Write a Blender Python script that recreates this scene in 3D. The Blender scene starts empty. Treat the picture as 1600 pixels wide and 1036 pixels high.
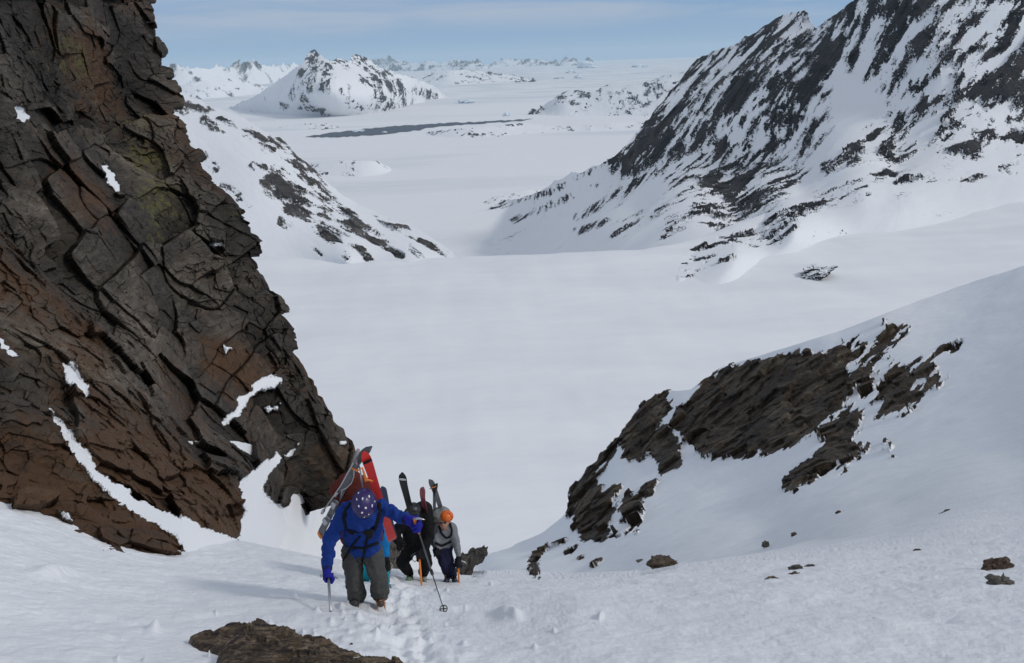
import bpy, bmesh, math, random
import numpy as np
from mathutils import Matrix, Vector

C = bpy.data.collections.new("scene")
bpy.context.scene.collection.children.link(C)
scn = bpy.context.scene
rad = math.radians

# ------------------------------------------------------------------ camera
PITCH, ROLL, FPX = rad(18.55), rad(2.0), 1280.0
cam = bpy.data.cameras.new("camera"); cam.sensor_width = 36; cam.lens = 36 * FPX / 1600
cam.clip_start = 0.1; cam.clip_end = 400000
camo = bpy.data.objects.new("camera", cam); C.objects.link(camo)
MC = Matrix.Rotation(rad(90) - PITCH, 3, 'X') @ Matrix.Rotation(-ROLL, 3, 'Z')
camo.matrix_world = MC.to_4x4()
scn.camera = camo
R3 = np.array(MC)

# ------------------------------------------------------------------ light
SUN_AZ, SUN_EL = 106.0, 37.0          # azimuth clockwise from +Y (view direction)
sv = Vector((math.sin(rad(SUN_AZ)) * math.cos(rad(SUN_EL)), math.cos(rad(SUN_AZ)) * math.cos(rad(SUN_EL)), math.sin(rad(SUN_EL))))
sl = bpy.data.lights.new("sun", 'SUN'); sl.energy = 1.9; sl.angle = rad(9); sl.color = (1.0, 0.95, 0.88)
so = bpy.data.objects.new("sun", sl); C.objects.link(so)
so.rotation_euler = sv.to_track_quat('Z', 'Y').to_euler()

scn.view_settings.view_transform = 'Standard'; scn.view_settings.look = 'None'
scn.view_settings.exposure = -0.46
scn.cycles.volume_bounces = 1; scn.view_settings.gamma = 1.0

w = bpy.data.worlds.new("World"); scn.world = w; w.use_nodes = True
nt = w.node_tree; nt.nodes.clear()
def nd(t, typ, **kw):
    n = t.nodes.new(typ)
    for k, v in kw.items():
        if k in n.inputs.keys(): n.inputs[k].default_value = v
        else: setattr(n, k, v)
    return n
def ramp(t, fac, stops, interp='LINEAR'):
    n = t.nodes.new('ShaderNodeValToRGB'); n.color_ramp.interpolation = interp
    e = n.color_ramp.elements
    while len(e) < len(stops): e.new(0.5)
    for i, (p, c) in enumerate(stops):
        e[i].position = p; e[i].color = (c, c, c, 1) if not hasattr(c, '__len__') else (*c, 1)
    t.links.new(fac, n.inputs['Fac']); return n.outputs['Color']
def mixc(t, fac, a, b, blend='MIX'):
    n = t.nodes.new('ShaderNodeMix'); n.data_type = 'RGBA'; n.blend_type = blend
    for s, v in ((n.inputs[0], fac), (n.inputs[6], a), (n.inputs[7], b)):
        if hasattr(v, 'links') or hasattr(v, 'is_linked'): t.links.new(v, s)
        else: s.default_value = v if not hasattr(v, '__len__') else (*v, 1) if len(v) == 3 else v
    return n.outputs[2]
def math_(t, op, a, b=0.0, clamp=False):
    n = t.nodes.new('ShaderNodeMath'); n.operation = op; n.use_clamp = clamp
    for s, v in ((n.inputs[0], a), (n.inputs[1], b)):
        if hasattr(v, 'is_linked'): t.links.new(v, s)
        else: s.default_value = v
    return n.outputs[0]
def mapping(t, vec, scale=(1, 1, 1), rot=(0, 0, 0), loc=(0, 0, 0)):
    n = t.nodes.new('ShaderNodeMapping'); n.inputs['Scale'].default_value = scale
    n.inputs['Rotation'].default_value = rot; n.inputs['Location'].default_value = loc
    t.links.new(vec, n.inputs['Vector']); return n.outputs['Vector']
def noise(t, vec, scale, detail=6, rough=0.55, dist=0.0):
    n = t.nodes.new('ShaderNodeTexNoise'); n.inputs['Scale'].default_value = scale
    n.inputs['Detail'].default_value = detail; n.inputs['Roughness'].default_value = rough
    n.inputs['Distortion'].default_value = dist
    t.links.new(vec, n.inputs['Vector']); return n.outputs['Fac']

sky = nd(nt, 'ShaderNodeTexSky'); sky.sky_type = 'NISHITA'; sky.sun_disc = False
sky.sun_elevation = rad(SUN_EL); sky.sun_rotation = rad(SUN_AZ)
sky.altitude = 900; sky.air_density = 1.0; sky.dust_density = 0.0; sky.ozone_density = 1.5
tc = nd(nt, 'ShaderNodeTexCoord')
sep = nd(nt, 'ShaderNodeSeparateXYZ'); nt.links.new(tc.outputs['Generated'], sep.inputs[0])
# cirrus: thin streaks, thickening towards the zenith
vec = mapping(nt, tc.outputs['Generated'], scale=(2.2, 2.2, 26))
n1 = noise(nt, vec, 1.3, 7, 0.55, 0.4)
vec2 = mapping(nt, tc.outputs['Generated'], scale=(1, 1, 9), rot=(0.05, 0.03, 0))
n2 = noise(nt, vec2, 2.1, 5, 0.5, 0.2)
streak = math_(nt, 'MULTIPLY', ramp(nt, n1, [(0.38, 0.0), (0.60, 1.0)]), ramp(nt, n2, [(0.3, 0.35), (0.6, 1.0)]))
elev = ramp(nt, sep.outputs['Z'], [(0.0, 0.0), (0.022, 0.05), (0.045, 0.75), (0.12, 0.9), (0.35, 1.0)])
cover = ramp(nt, sep.outputs['Z'], [(0.05, 0.0), (0.35, 0.75)])
cl = math_(nt, 'ADD', math_(nt, 'MULTIPLY', streak, elev), cover, clamp=True)
cl = math_(nt, 'MULTIPLY', cl, 0.88)
SKYTINT = nd(nt, 'ShaderNodeMix'); 
skc = mixc(nt, 1.0, sky.outputs[0], (0.74, 0.90, 1.12), 'MULTIPLY')
hor = ramp(nt, sep.outputs['Z'], [(0.0, (3.5 / 8, 5.2 / 8, 7.5 / 8)), (0.09, (2.2 / 8, 3.9 / 8, 6.9 / 8)), (0.5, (1.5 / 8, 2.8 / 8, 5.6 / 8))])
hor = mixc(nt, 1.0, hor, (8.0, 8.0, 8.0), 'MULTIPLY')
skc = mixc(nt, ramp(nt, sep.outputs['Z'], [(0.0, 0.92), (0.12, 0.8), (0.4, 0.2)]), skc, hor)
col = mixc(nt, cl, skc, (6.1, 6.6, 7.4))
bg = nd(nt, 'ShaderNodeBackground', Strength=0.11)
nt.links.new(col, bg.inputs['Color'])
wo = nd(nt, 'ShaderNodeOutputWorld'); nt.links.new(bg.outputs[0], wo.inputs['Surface'])
nt.nodes.remove(SKYTINT)

# ------------------------------------------------------------------ helpers
def P(px, py, d):
    """point of the place seen in direction (px,py) at depth d metres"""
    px, py, d = np.broadcast_arrays(np.asarray(px, float), np.asarray(py, float), np.asarray(d, float))
    c = np.stack([(px - 800) / FPX * d, -(py - 518) / FPX * d, -d], -1)
    return c @ R3.T
def dz(px, py, z):
    """depth at which that direction reaches height z"""
    r = P(px, py, 1.0)[..., 2]
    return z / r
def pv(px, py, d): return Vector(P(px, py, d))

def _h(ix, iy, iz, s):
    h = (ix.astype(np.int64) * 374761393 + iy.astype(np.int64) * 668265263 + iz.astype(np.int64) * 2147483647 + s * 974634777) & 0xffffffff
    h = (h ^ (h >> 13)) * 1274126177 & 0xffffffff
    h = (h ^ (h >> 16)) * 2246822519 & 0xffffffff
    h = h ^ (h >> 15)
    return (h & 0xffffff) / float(0xffffff)
def vn(p, s=0):
    i = np.floor(p); f = p - i; f = f * f * f * (f * (f * 6 - 15) + 10)
    x, y, z = i[..., 0], i[..., 1], i[..., 2]; o = 0
    for a in (0, 1):
        wx = f[..., 0] if a else 1 - f[..., 0]
        for b in (0, 1):
            wy = f[..., 1] if b else 1 - f[..., 1]
            for c in (0, 1):
                wz = f[..., 2] if c else 1 - f[..., 2]
                o = o + wx * wy * wz * _h(x + a, y + b, z + c, s)
    return o * 2 - 1
def fbm(p, oct=5, s=0, gain=0.5, lac=2.03):
    o = 0; a = 1.0; t = 0
    for k in range(oct):
        o = o + a * vn(p, s + k); t += a; a *= gain; p = p * lac + 17.3
    return o / t
def ridged(p, oct=5, s=0, gain=0.55, lac=2.07):
    o = 0; a = 1.0; t = 0; w_ = 1.0
    for k in range(oct):
        n = 1 - np.abs(vn(p, s + k)) * 1.6
        n = np.clip(n, 0, 1) ** 2 * w_
        o = o + a * n; t += a; a *= gain; w_ = np.clip(n * 1.8, 0, 1); p = p * lac + 9.1
    return o / t
def worley(p, s=0, jit=0.8, power=3.0):
    """nearest cell: returns (h1,h2,h3, offset-from-seed, f2-f1)"""
    ip = np.floor(p); best = np.full(p.shape[:-1], 1e9); sec = best.copy()
    off = np.zeros_like(p); cid = np.zeros_like(p)
    for a in (-1, 0, 1):
        for b in (-1, 0, 1):
            for c in (-1, 0, 1):
                q = ip + np.array([a, b, c])
                sp = q + 0.5 + jit * (np.stack([_h(q[..., 0], q[..., 1], q[..., 2], s + k) for k in range(3)], -1) - 0.5)
                dd = p - sp
                d = (np.abs(dd) ** power).sum(-1) ** (1 / power)
                m = d < best
                sec = np.where(m, best, np.minimum(sec, d)); best = np.where(m, d, best)
                off = np.where(m[..., None], dd, off); cid = np.where(m[..., None], q, cid)
    hs = [_h(cid[..., 0], cid[..., 1], cid[..., 2], s + 11 + k) for k in range(4)]
    return hs, off, sec - best
def blocks(p, s=0, jit=0.8, tilt=0.5, power=3.0):
    hs, off, e = worley(p, s, jit, power)
    return (hs[0] - 0.5) + tilt * ((hs[1] - .5) * off[..., 0] + (hs[2] - .5) * off[..., 1] + (hs[3] - .5) * off[..., 2]) * 2, e
class TPS:
    def __init__(self, pts, lam=0.0):
        a = np.array(pts, float); self.X = a[:, :2] / 400.0; n = len(a)
        K = self.k(self.X, self.X) + lam * np.eye(n)
        A = np.zeros((n + 3, n + 3)); A[:n, :n] = K; A[:n, n] = 1; A[:n, n + 1:] = self.X; A[n, :n] = 1; A[n + 1:, :n] = self.X.T
        self.c = np.linalg.solve(A, np.concatenate([a[:, 2], np.zeros(3)]))
    @staticmethod
    def k(a, b):
        r2 = ((a[..., None, :] - b) ** 2).sum(-1)
        return 0.5 * r2 * np.log(r2 + 1e-12)
    def __call__(self, px, py):
        q = np.stack([px, py], -1) / 400.0; o = np.zeros(q.shape[:-1]); n = len(self.X)
        for i in range(n):
            r2 = ((q - self.X[i]) ** 2).sum(-1); o += self.c[i] * 0.5 * r2 * np.log(r2 + 1e-12)
        return o + self.c[n] + self.c[n + 1] * q[..., 0] + self.c[n + 2] * q[..., 1]
def depthmap(ctrl, lam=0.0):
    """ctrl: (px,py,depth) or (px,py,'z',height); smooth surface through them"""
    pts = []
    for c in ctrl:
        d = c[2] if len(c) == 3 else float(dz(c[0], c[1], c[3]))
        pts.append((c[0], c[1], 1.0 / d))
    return TPS(pts, lam)
def seg(px, py, segs):
    """soft union of capsules: (x0,y0,x1,y1,r[,amp]) -> 0..1"""
    o = np.zeros(np.broadcast(px, py).shape)
    for sgm in segs:
        x0, y0, x1, y1, r = sgm[:5]; amp = sgm[5] if len(sgm) > 5 else 1.0
        vx, vy = x1 - x0, y1 - y0; L = vx * vx + vy * vy + 1e-9
        t = np.clip(((px - x0) * vx + (py - y0) * vy) / L, 0, 1)
        d = np.hypot(px - x0 - t * vx, py - y0 - t * vy)
        o = np.maximum(o, amp * np.clip(1.5 - d / r, 0, 1))
    return o
def poly_sd(px, py, poly):
    """signed distance (px), + inside"""
    poly = np.array(poly, float); n = len(poly)
    d = np.full(px.shape, 1e9); ins = np.zeros(px.shape, bool)
    for i in range(n):
        a, b = poly[i], poly[(i + 1) % n]; v = b - a
        t = np.clip(((px - a[0]) * v[0] + (py - a[1]) * v[1]) / (v @ v + 1e-9), 0, 1)
        d = np.minimum(d, np.hypot(px - a[0] - t * v[0], py - a[1] - t * v[1]))
        c = ((a[1] > py) != (b[1] > py)) & (px < (b[0] - a[0]) * (py - a[1]) / (b[1] - a[1] + 1e-12) + a[0])
        ins ^= c
    return np.where(ins, d, -d)
def grid_mesh(name, V, mat, attrs=None, smooth=True, flip=False):
    ny, nx = V.shape[:2]
    me = bpy.data.meshes.new(name); nv = nx * ny
    i = np.arange(nv).reshape(ny, nx)
    a, b, c, d = i[:-1, :-1], i[:-1, 1:], i[1:, 1:], i[1:, :-1]
    q = np.stack([a, b, c, d] if not flip else [a, d, c, b], -1).reshape(-1, 4)
    me.vertices.add(nv); me.vertices.foreach_set('co', V.reshape(-1).astype(np.float32))
    me.loops.add(q.size); me.loops.foreach_set('vertex_index', q.reshape(-1).astype(np.int32))
    me.polygons.add(len(q)); me.polygons.foreach_set('loop_start', (np.arange(len(q)) * 4).astype(np.int32))
    me.polygons.foreach_set('use_smooth', np.full(len(q), smooth))
    me.update(calc_edges=True)
    for k, v in (attrs or {}).items():
        at = me.attributes.new(k, 'FLOAT', 'POINT'); at.data.foreach_set('value', v.reshape(-1).astype(np.float32))
    me.materials.append(mat)
    o = bpy.data.objects.new(name, me); C.objects.link(o); return o
def gnormal(V):
    gy = np.gradient(V, axis=0); gx = np.gradient(V, axis=1)
    n = np.cross(gx, gy); n /= np.linalg.norm(n, axis=-1, keepdims=True) + 1e-12
    return n
def structure(o): o['kind'] = 'structure'; return o
def tag(o, label, cat, group=None):
    o['label'] = label; o['category'] = cat
    if group: o['group'] = group
    return o
def sm(a, b, x):
    t = np.clip((x - a) / (b - a), 0, 1); return t * t * (3 - 2 * t)
def interp(px, poly):
    poly = np.array(poly, float); return np.interp(px, poly[:, 0], poly[:, 1])

# ------------------------------------------------------------------ materials
def newmat(name, rough=0.7, spec=0.3):
    m = bpy.data.materials.new(name); m.use_nodes = True; t = m.node_tree
    b = t.nodes['Principled BSDF']; b.inputs['Roughness'].default_value = rough
    b.inputs['Specular IOR Level'].default_value = spec
    return m, t, b
def setc(t, b, col):
    if hasattr(col, 'is_linked'): t.links.new(col, b.inputs['Base Color'])
    else: b.inputs['Base Color'].default_value = (*col, 1)
def bump(t, b, h, dist, strength=1.0, prev=None):
    n = t.nodes.new('ShaderNodeBump'); n.inputs['Distance'].default_value = dist; n.inputs['Strength'].default_value = strength
    t.links.new(h, n.inputs['Height'])
    if prev is not None: t.links.new(prev, n.inputs['Normal'])
    t.links.new(n.outputs[0], b.inputs['Normal']); return n.outputs[0]
SNOW = (0.80, 0.815, 0.84)
def obj_co(t):
    g = t.nodes.new('ShaderNodeNewGeometry'); return g.outputs['Position']

def rock_colour(t, co, sc, pal):
    """layered gneiss: dark / grey / rust bands at scale sc (features per metre)"""
    a = noise(t, co, 0.35 * sc, 6, 0.6, 0.3)
    c = ramp(t, a, [(0.30, pal[0]), (0.48, pal[1]), (0.62, pal[2]), (0.75, pal[3])])
    b = noise(t, mapping(t, co, (1, 1, 3.2), (0.35, 0.25, 0)), 3.0 * sc, 8, 0.65, 0.6)
    v = ramp(t, b, [(0.25, 0.45), (0.5, 0.95), (0.78, 1.75)])
    return mixc(t, 1.0, c, v, 'MULTIPLY'), b

def mat_snow_rock(name, pal, rsc, edge=0.05, nsc=None, aniso=None, nsnow=None, bumpd=None, nz=0.5):
    """snow with rock where attribute 'rock' (+ fine noise) is high"""
    m, t, b = newmat(name, 0.75, 0.2); co = obj_co(t)
    at = t.nodes.new('ShaderNodeAttribute'); at.attribute_name = 'rock'
    nco = mapping(t, co, *(aniso or ((1, 1, 1), (0, 0, 0))))
    n = noise(t, nco, nsc or rsc, 6, 0.65)
    f = math_(t, 'ADD', at.outputs['Fac'], math_(t, 'MULTIPLY', math_(t, 'SUBTRACT', n, 0.5), nz))
    mask = ramp(t, f, [(0.5 - edge, 0.0), (0.5 + edge, 1.0)])
    rc, rb = rock_colour(t, co, rsc, pal)
    setc(t, b, mixc(t, mask, SNOW, rc))
    h = math_(t, 'MULTIPLY', mask, rb)
    bump(t, b, h, bumpd or 0.6 / rsc, 0.7)
    return m

# ------------------------------------------------------------------ levels
SEA, GLAC = -900.0, -350.0
def lip(x): return 1440 + np.maximum(0, x - 250) * 1.1 + np.maximum(0, -x - 300) * 0.5
def glacier_z(x, y):
    p = np.stack([x / 600, y / 900, 0 * x], -1)
    und = 10 * fbm(p, 3, 5) + 2.2 * fbm(np.stack([x / 60 + y / 500, y / 170, 0 * x], -1), 3, 8)
    zg = GLAC + und * sm(300, 900, y) + 20 * sm(600, 2200, x)
    t = np.clip((y - lip(x)) / 2300, 0, 1.2)
    drop = 560 * (1 - (1 - np.clip(t, 0, 1)) ** 2) * sm(0, 0.12, t)
    return zg - drop - 14 * sm(700, 200, np.abs(x - 620)) * sm(1450, 1650, y)

# snow for the big flats
def mat_snowflat():
    m, t, b = newmat('wind_packed_snow', 0.7, 0.2); co = obj_co(t)
    a = noise(t, mapping(t, co, (1, 3.5, 1), (0, 0, 0.15)), 0.004, 5, 0.5, 0.3)
    setc(t, b, mixc(t, ramp(t, a, [(0.35, 0.0), (0.65, 1.0)]), (0.77, 0.785, 0.81), (0.83, 0.84, 0.86)))
    h1 = noise(t, mapping(t, co, (1, 3, 1), (0, 0, 0.3)), 0.012, 4, 0.5)
    h2 = noise(t, mapping(t, co, (1, 4, 1), (0, 0, 0.3)), 0.12, 4, 0.6)
    n = bump(t, b, h1, 5.0, 0.5); bump(t, b, h2, 0.35, 0.5, n)
    return m
M_FLAT = mat_snowflat()
ys = np.geomspace(120, 4600, 420); us = np.linspace(-1.3, 1.5, 520)
Y, U = np.meshgrid(ys, us, indexing='ij'); X = Y * U
structure(grid_mesh('glacier', np.stack([X, Y, glacier_z(X, Y)], -1), M_FLAT))

# sea ice
def mat_seaice():
    m, t, b = newmat('sea_ice', 0.75, 0.2); co = obj_co(t)
    a = noise(t, mapping(t, co, (0.35, 1.5, 1), (0, 0, 0.1)), 0.00045, 9, 0.6, 0.5)
    c = mixc(t, ramp(t, a, [(0.50, 0.0), (0.68, 1.0)]), (0.80, 0.81, 0.83), (0.66, 0.69, 0.73))
    a2 = noise(t, mapping(t, co, (0.5, 1.6, 1)), 0.0016, 7, 0.6, 0.4)
    g = t.nodes.new('ShaderNodeSeparateXYZ'); t.links.new(co, g.inputs[0])
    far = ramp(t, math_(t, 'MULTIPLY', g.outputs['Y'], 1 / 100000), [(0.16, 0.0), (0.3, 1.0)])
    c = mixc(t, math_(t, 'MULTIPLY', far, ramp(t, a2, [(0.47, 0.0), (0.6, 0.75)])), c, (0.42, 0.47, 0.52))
    setc(t, b, c)
    h = noise(t, mapping(t, co, (1, 2, 1)), 0.003, 5, 0.55); bump(t, b, h, 14.0, 0.5)
    return m
ys = np.geomspace(3000, 115000, 260); us = np.linspace(-1.1, 1.1, 260)
Y, U = np.meshgrid(ys, us, indexing='ij'); X = Y * U
Z = SEA + (16 * fbm(np.stack([X / 900, Y / 1500, 0 * X], -1), 4, 21)) * sm(10500, 7500, Y)
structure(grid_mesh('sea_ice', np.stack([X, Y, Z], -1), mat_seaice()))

# open water lead
def flat_poly(name, pix, z, mat, jag=0.8):
    pts = []
    pix = np.array(pix, float); n = len(pix); rr = random.Random(4)
    for i in range(n):
        a, b = pix[i], pix[(i + 1) % n]; k = max(1, int(np.hypot(*(b - a)) / 6))
        for j in range(k):
            q = a + (b - a) * j / k
            qy = q[1] + rr.uniform(-jag, jag); d = float(dz(q[0], qy, z)); pts.append(P(q[0] + rr.uniform(-2, 2), qy, d))
    bm = bmesh.new(); vs = [bm.verts.new(p) for p in pts]; f = bm.faces.new(vs)
    if f.normal.z < 0: f.normal_flip()
    bm.normal_update()
    bmesh.ops.triangulate(bm, faces=[f])
    me = bpy.data.meshes.new(name); bm.to_mesh(me); me.materials.append(mat)
    o = bpy.data.objects.new(name, me); C.objects.link(o); return o
m, t, b = newmat('cold_sea_water', 0.6, 0.2); setc(t, b, (0.062, 0.082, 0.115))
M_WATER = m; bump(t, b, noise(t, obj_co(t), 0.02, 4, 0.5), 2.0, 0.3)
structure(flat_poly('water', [(478, 214), (505, 209), (530, 206), (560, 202), (600, 198), (650, 195), (700, 192), (740, 190.5), (790, 188), (832, 186),
    (800, 190), (745, 193), (700, 196), (668, 199), (655, 203), (620, 207), (580, 211), (530, 214)], SEA + 5, M_WATER))
structure(flat_poly('water', [(450, 196), (500, 197), (520, 200), (490, 200.5), (455, 199)], SEA + 5, M_WATER, 0.4))

# ------------------------------------------------------------------ mountains
def mountain(name, top, bot, ctrl, mat, x0, x1, nx, ny, disp, dscale, streak=None, rockf=None, back=(1.0, 0.7), backlen=600,
             sil=0.0, silsc=20, seed=0, lam=1e-12, ridge=0.5, mk=1.8, q=1.0):
    """relief surface between a crest line and a foot line, carried over the crest and down the far side"""
    W = depthmap(ctrl, lam)
    px = np.linspace(x0, x1, nx)
    yt = interp(px, top); yb = interp(px, bot)
    if sil:
        pp = np.stack([px / silsc, 0 * px, 0 * px], -1)
        yt = yt - sil * (ridged(pp, 5, seed + 3) - 0.45) - 0.35 * sil * fbm(pp * 2.3, 4, seed + 8)
    tt = np.linspace(0, 1, ny) ** q
    PX = np.broadcast_to(px, (ny, nx)); PY = yt + (yb - yt) * tt[:, None]
    wv = W(PX, PY); dmin = 1 / np.maximum(wv, 1e-6)
    V = P(PX, PY, dmin)
    # far side
    nb = 14; s = np.linspace(1, 0, nb + 1)[:-1] ** 1.5
    bk = V[0][None] + s[:, None, None] * backlen * np.array([0, back[0], -back[1]])
    V = np.concatenate([bk, V], 0); PXa = np.concatenate([np.broadcast_to(px, (nb, nx)), PX], 0)
    PYa = np.concatenate([np.broadcast_to(yt, (nb, nx)), PY], 0)
    N = gnormal(V)
    flipm = (N * V).sum(-1) > 0
    N = np.where(flipm.mean() > .5, -N, N)
    q3 = V / dscale
    if streak is not None:
        e = np.array(streak, float); e /= np.linalg.norm(e)
        q3 = q3 - 0.72 * (q3 @ e)[..., None] * e
    rd = ridged(q3, 6, seed) - 0.4
    fb = fbm(q3 * 1.7, 6, seed + 20)
    fade = np.ones(V.shape[:2])
    rockn = 0.6 * fbm(q3 * 3.1 * mk, 6, seed + 40, gain=0.7) + 0.28 * fbm(q3 * 1.3 * mk, 3, seed + 42)
    rockn = rockn + 0.5 * fbm(q3 * 13, 4, seed + 45, gain=0.7)
    rock = rockf(PXa, PYa, V, rd, rockn, N) if rockf else rd
    D = disp * (ridge * rd * (0.35 + 0.65 * sm(0.3, 0.6, rock)) + (1 - ridge) * fb * 0.5)
    # rock stands proud and rough
    D = D + disp * sm(0.42, 0.6, rock) * (0.10 + 0.40 * fbm(q3 * 6, 4, seed + 60, .6) + 0.22 * blocks(q3 * 9, seed + 61, .9, .9)[0])
    edge = np.ones(V.shape[:2]); edge[nb:] = (0.25 + 0.75 * sm(0, 0.14, tt))[:, None]; edge[:nb] = 0.25
    V = V + N * (D * edge)[..., None]
    return structure(grid_mesh(name, V, mat, {'rock': rock}, flip=True))

PAL_DARK = [(0.016, 0.017, 0.021), (0.030, 0.030, 0.034), (0.054, 0.051, 0.052), (0.10, 0.09, 0.08)]
PAL_MID = [(0.035, 0.033, 0.034), (0.070, 0.064, 0.060), (0.11, 0.10, 0.095), (0.17, 0.16, 0.15)]
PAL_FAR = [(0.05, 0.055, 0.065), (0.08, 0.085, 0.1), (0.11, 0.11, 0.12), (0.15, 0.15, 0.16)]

# --- right mountain
topR = [(640, 372), (700, 350), (740, 330), (770, 318), (830, 300), (880, 278), (920, 260), (960, 240), (1000, 200), (1040, 150), (1085, 93), (1100, 85),
        (1150, 62), (1180, 48), (1215, 22), (1235, 15), (1255, 19), (1275, 42), (1300, 20), (1340, -8), (1400, -45), (1500, -100), (1700, -190), (2000, -300)]
botR = [(640, 420), (900, 445), (1060, 470), (1200, 460), (1400, 440), (2000, 420)]
ctrlR = [(740, 330, 'z', -893), (700, 345, 'z', -925), (660, 365, 'z', -960), (680, 400, 'z', -935), (640, 430, 'z', -980), (800, 306, 'z', -845), (880, 278, 3800), (960, 240, 3500), (1040, 150, 3650), (1100, 85, 3750), (1235, 15, 3450), (1275, 42, 3200),
         (1340, -8, 3000), (1500, -100, 2800), (1700, -190, 2700), (2000, -300, 2600),
         (760, 402, 'z', -893), (830, 400, 'z', -855), (900, 405, 'z', -690), (780, 360, 'z', -885), (850, 345, 'z', -790), (1000, 428, 1600), (1000, 330, 2900), (1100, 300, 2600), (1150, 200, 3000), (1250, 150, 2800),
         (1060, 431, 'z', -340), (1150, 386, 'z', -322), (1240, 345, 'z', -306), (1075, 441, 'z', -353), (1190, 405, 'z', -350), (1290, 366, 'z', -345), (1350, 300, 'z', -305), (1420, 300, 'z', -312), (1150, 345, 2100), (1250, 300, 2150), (1350, 230, 2300), (1450, 100, 2450), (1600, 50, 2420),
         (1420, 335, 'z', -337), (1600, 302, 'z', -330), (1600, 200, 2250), (1400, 270, 2080), (1850, 290, 'z', -330), (2000, 285, 'z', -330),
         (1300, 420, 'z', -420), (1600, 400, 'z', -420), (2000, 400, 'z', -430), (1850, 100, 2300), (1000, 470, 'z', -390), (1200, 460, 'z', -400)]
segR = [(1100, 95, 1010, 215, 34, 1.0), (1150, 70, 1090, 160, 42, .8), (1235, 25, 1180, 60, 26, 1.0), (1210, 60, 1130, 180, 40, .85),
        (1180, 130, 1050, 225, 44, .95), (1100, 170, 980, 240, 30, .95), (1330, 10, 1240, 110, 34, 1.0), (1290, 50, 1200, 170, 40, .9),
        (1240, 150, 1130, 260, 46, 0.95), (1150, 190, 1060, 250, 34, .8), (1260, 200, 1150, 300, 34, .85), (1230, 260, 1140, 340, 26, .9), (1170, 270, 1100, 320, 20, .95),
        (1400, 10, 1330, 60, 40, .85), (1450, 0, 1400, 100, 44, .9), (1540, 20, 1470, 100, 44, .9), (1600, 40, 1530, 130, 46, .95), (1480, 100, 1420, 180, 34, .9),
        (1560, 60, 1600, 160, 34, .75), (1450, 170, 1400, 230, 22, .9), (1530, 130, 1480, 215, 24, .7), (1600, 90, 1545, 160, 20, .9), (1390, 170, 1330, 240, 14, .72),
        (1570, 185, 1520, 235, 17, .72), (1600, 150, 1590, 230, 14, .6), (1320, 240, 1290, 260, 10, .62), (1700, 0, 1620, 200, 60, .9), (1850, -100, 1800, 150, 90, .8), (1520, -60, 1400, -40, 50, .9), (1700, -150, 1600, -50, 80, .9),
        (1240, 345, 1060, 432, 10, .66), (1170, 362, 1020, 425, 8, .55), (1390, 270, 1200, 345, 10, .58), (1130, 310, 1050, 345, 12, .62), (1060, 340, 1035, 365, 8, .6),
        (960, 245, 860, 300, 5, .62), (930, 290, 800, 345, 5, .5), (1040, 260, 900, 340, 6, .47), (860, 300, 770, 322, 5, .55), (1080, 300, 960, 370, 6, .47), (1000, 330, 900, 360, 5, .45),
        (1500, 275, 1400, 285, 5, .5), (1560, 265, 1500, 283, 5, .48), (1357, 300, 1357, 300, 4, .9)]
def rockR(px, py, V, rd, rn, N):
    base = seg(px, py, segR)
    return 0.5 + (base - 0.72) * 0.5 + 2.1 * rn * (0.3 + 0.7 * np.clip(base * 1.6, 0, 1)) + 0.15 * rd
stR = P(1000, 330, 2900) - P(1250, 60, 3300)
M_MR = mat_snow_rock('snowy_gneiss', PAL_DARK, 0.02, 0.03, nsc=0.16, nz=1.6)
mountain('mountain', topR, botR, ctrlR, M_MR, 640, 2000, 1250, 470, 42, 330, streak=stR, rockf=rockR, backlen=900, lam=.002, sil=10, silsc=38, mk=2.6, seed=3, ridge=0.6)

# --- left mountain
topL = [(100, 60), (200, 108), (255, 133), (285, 143), (330, 165), (370, 178), (405, 199), (440, 215), (470, 245), (490, 262), (510, 283), (560, 320), (600, 335), (640, 347), (690, 378), (730, 408), (790, 440)]
botL = [(100, 420), (300, 420), (400, 428), (540, 432), (640, 440), (790, 450)]
ctrlL = [(150, 85, 3000), (255, 133, 2800), (330, 165, 2600), (440, 215, 2300), (510, 283, 2060), (560, 320, 1940), (640, 347, 1800), (730, 408, 1560), (790, 440, 1400),
         (540, 408, 'z', -347), (640, 410, 'z', -350), (400, 385, 'z', -345), (250, 360, 'z', -330), (150, 350, 'z', -320), (400, 300, 1850), (300, 240, 2150), (500, 350, 1720), (150, 220, 2200), (600, 375, 1650),
         (540, 432, 'z', -380), (300, 420, 'z', -375), (100, 420, 'z', -380)]
segL = [(262, 135, 275, 140, 7, .8), (285, 160, 330, 175, 8, .5), (320, 190, 345, 205, 8, .8), (330, 180, 420, 215, 6, .5), (385, 205, 450, 240, 11, .8), (400, 210, 400, 210, 5, .6), (440, 225, 500, 280, 13, .9),
        (395, 230, 440, 265, 8, .6), (430, 262, 475, 290, 10, .6), (395, 258, 412, 262, 7, .8), (425, 285, 500, 335, 17, .85), (470, 280, 550, 340, 17, .85), (455, 325, 480, 335, 13, .7), (440, 345, 452, 352, 10, .8),
        (500, 355, 560, 395, 14, .85), (540, 395, 575, 403, 9, .9), (550, 345, 600, 380, 11, .85), (500, 290, 535, 310, 8, .7), (560, 330, 640, 365, 6, .6), (620, 350, 715, 405, 5, .6), (640, 385, 660, 402, 6, .7), (610, 340, 690, 352, 5, .5),
        (320, 245, 335, 262, 9, .75), (345, 290, 370, 300, 8, .75), (372, 312, 388, 320, 8, .7), (605, 385, 625, 398, 7, .8), (480, 380, 500, 395, 4, .6), (255, 160, 290, 175, 7, .6)]
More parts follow.
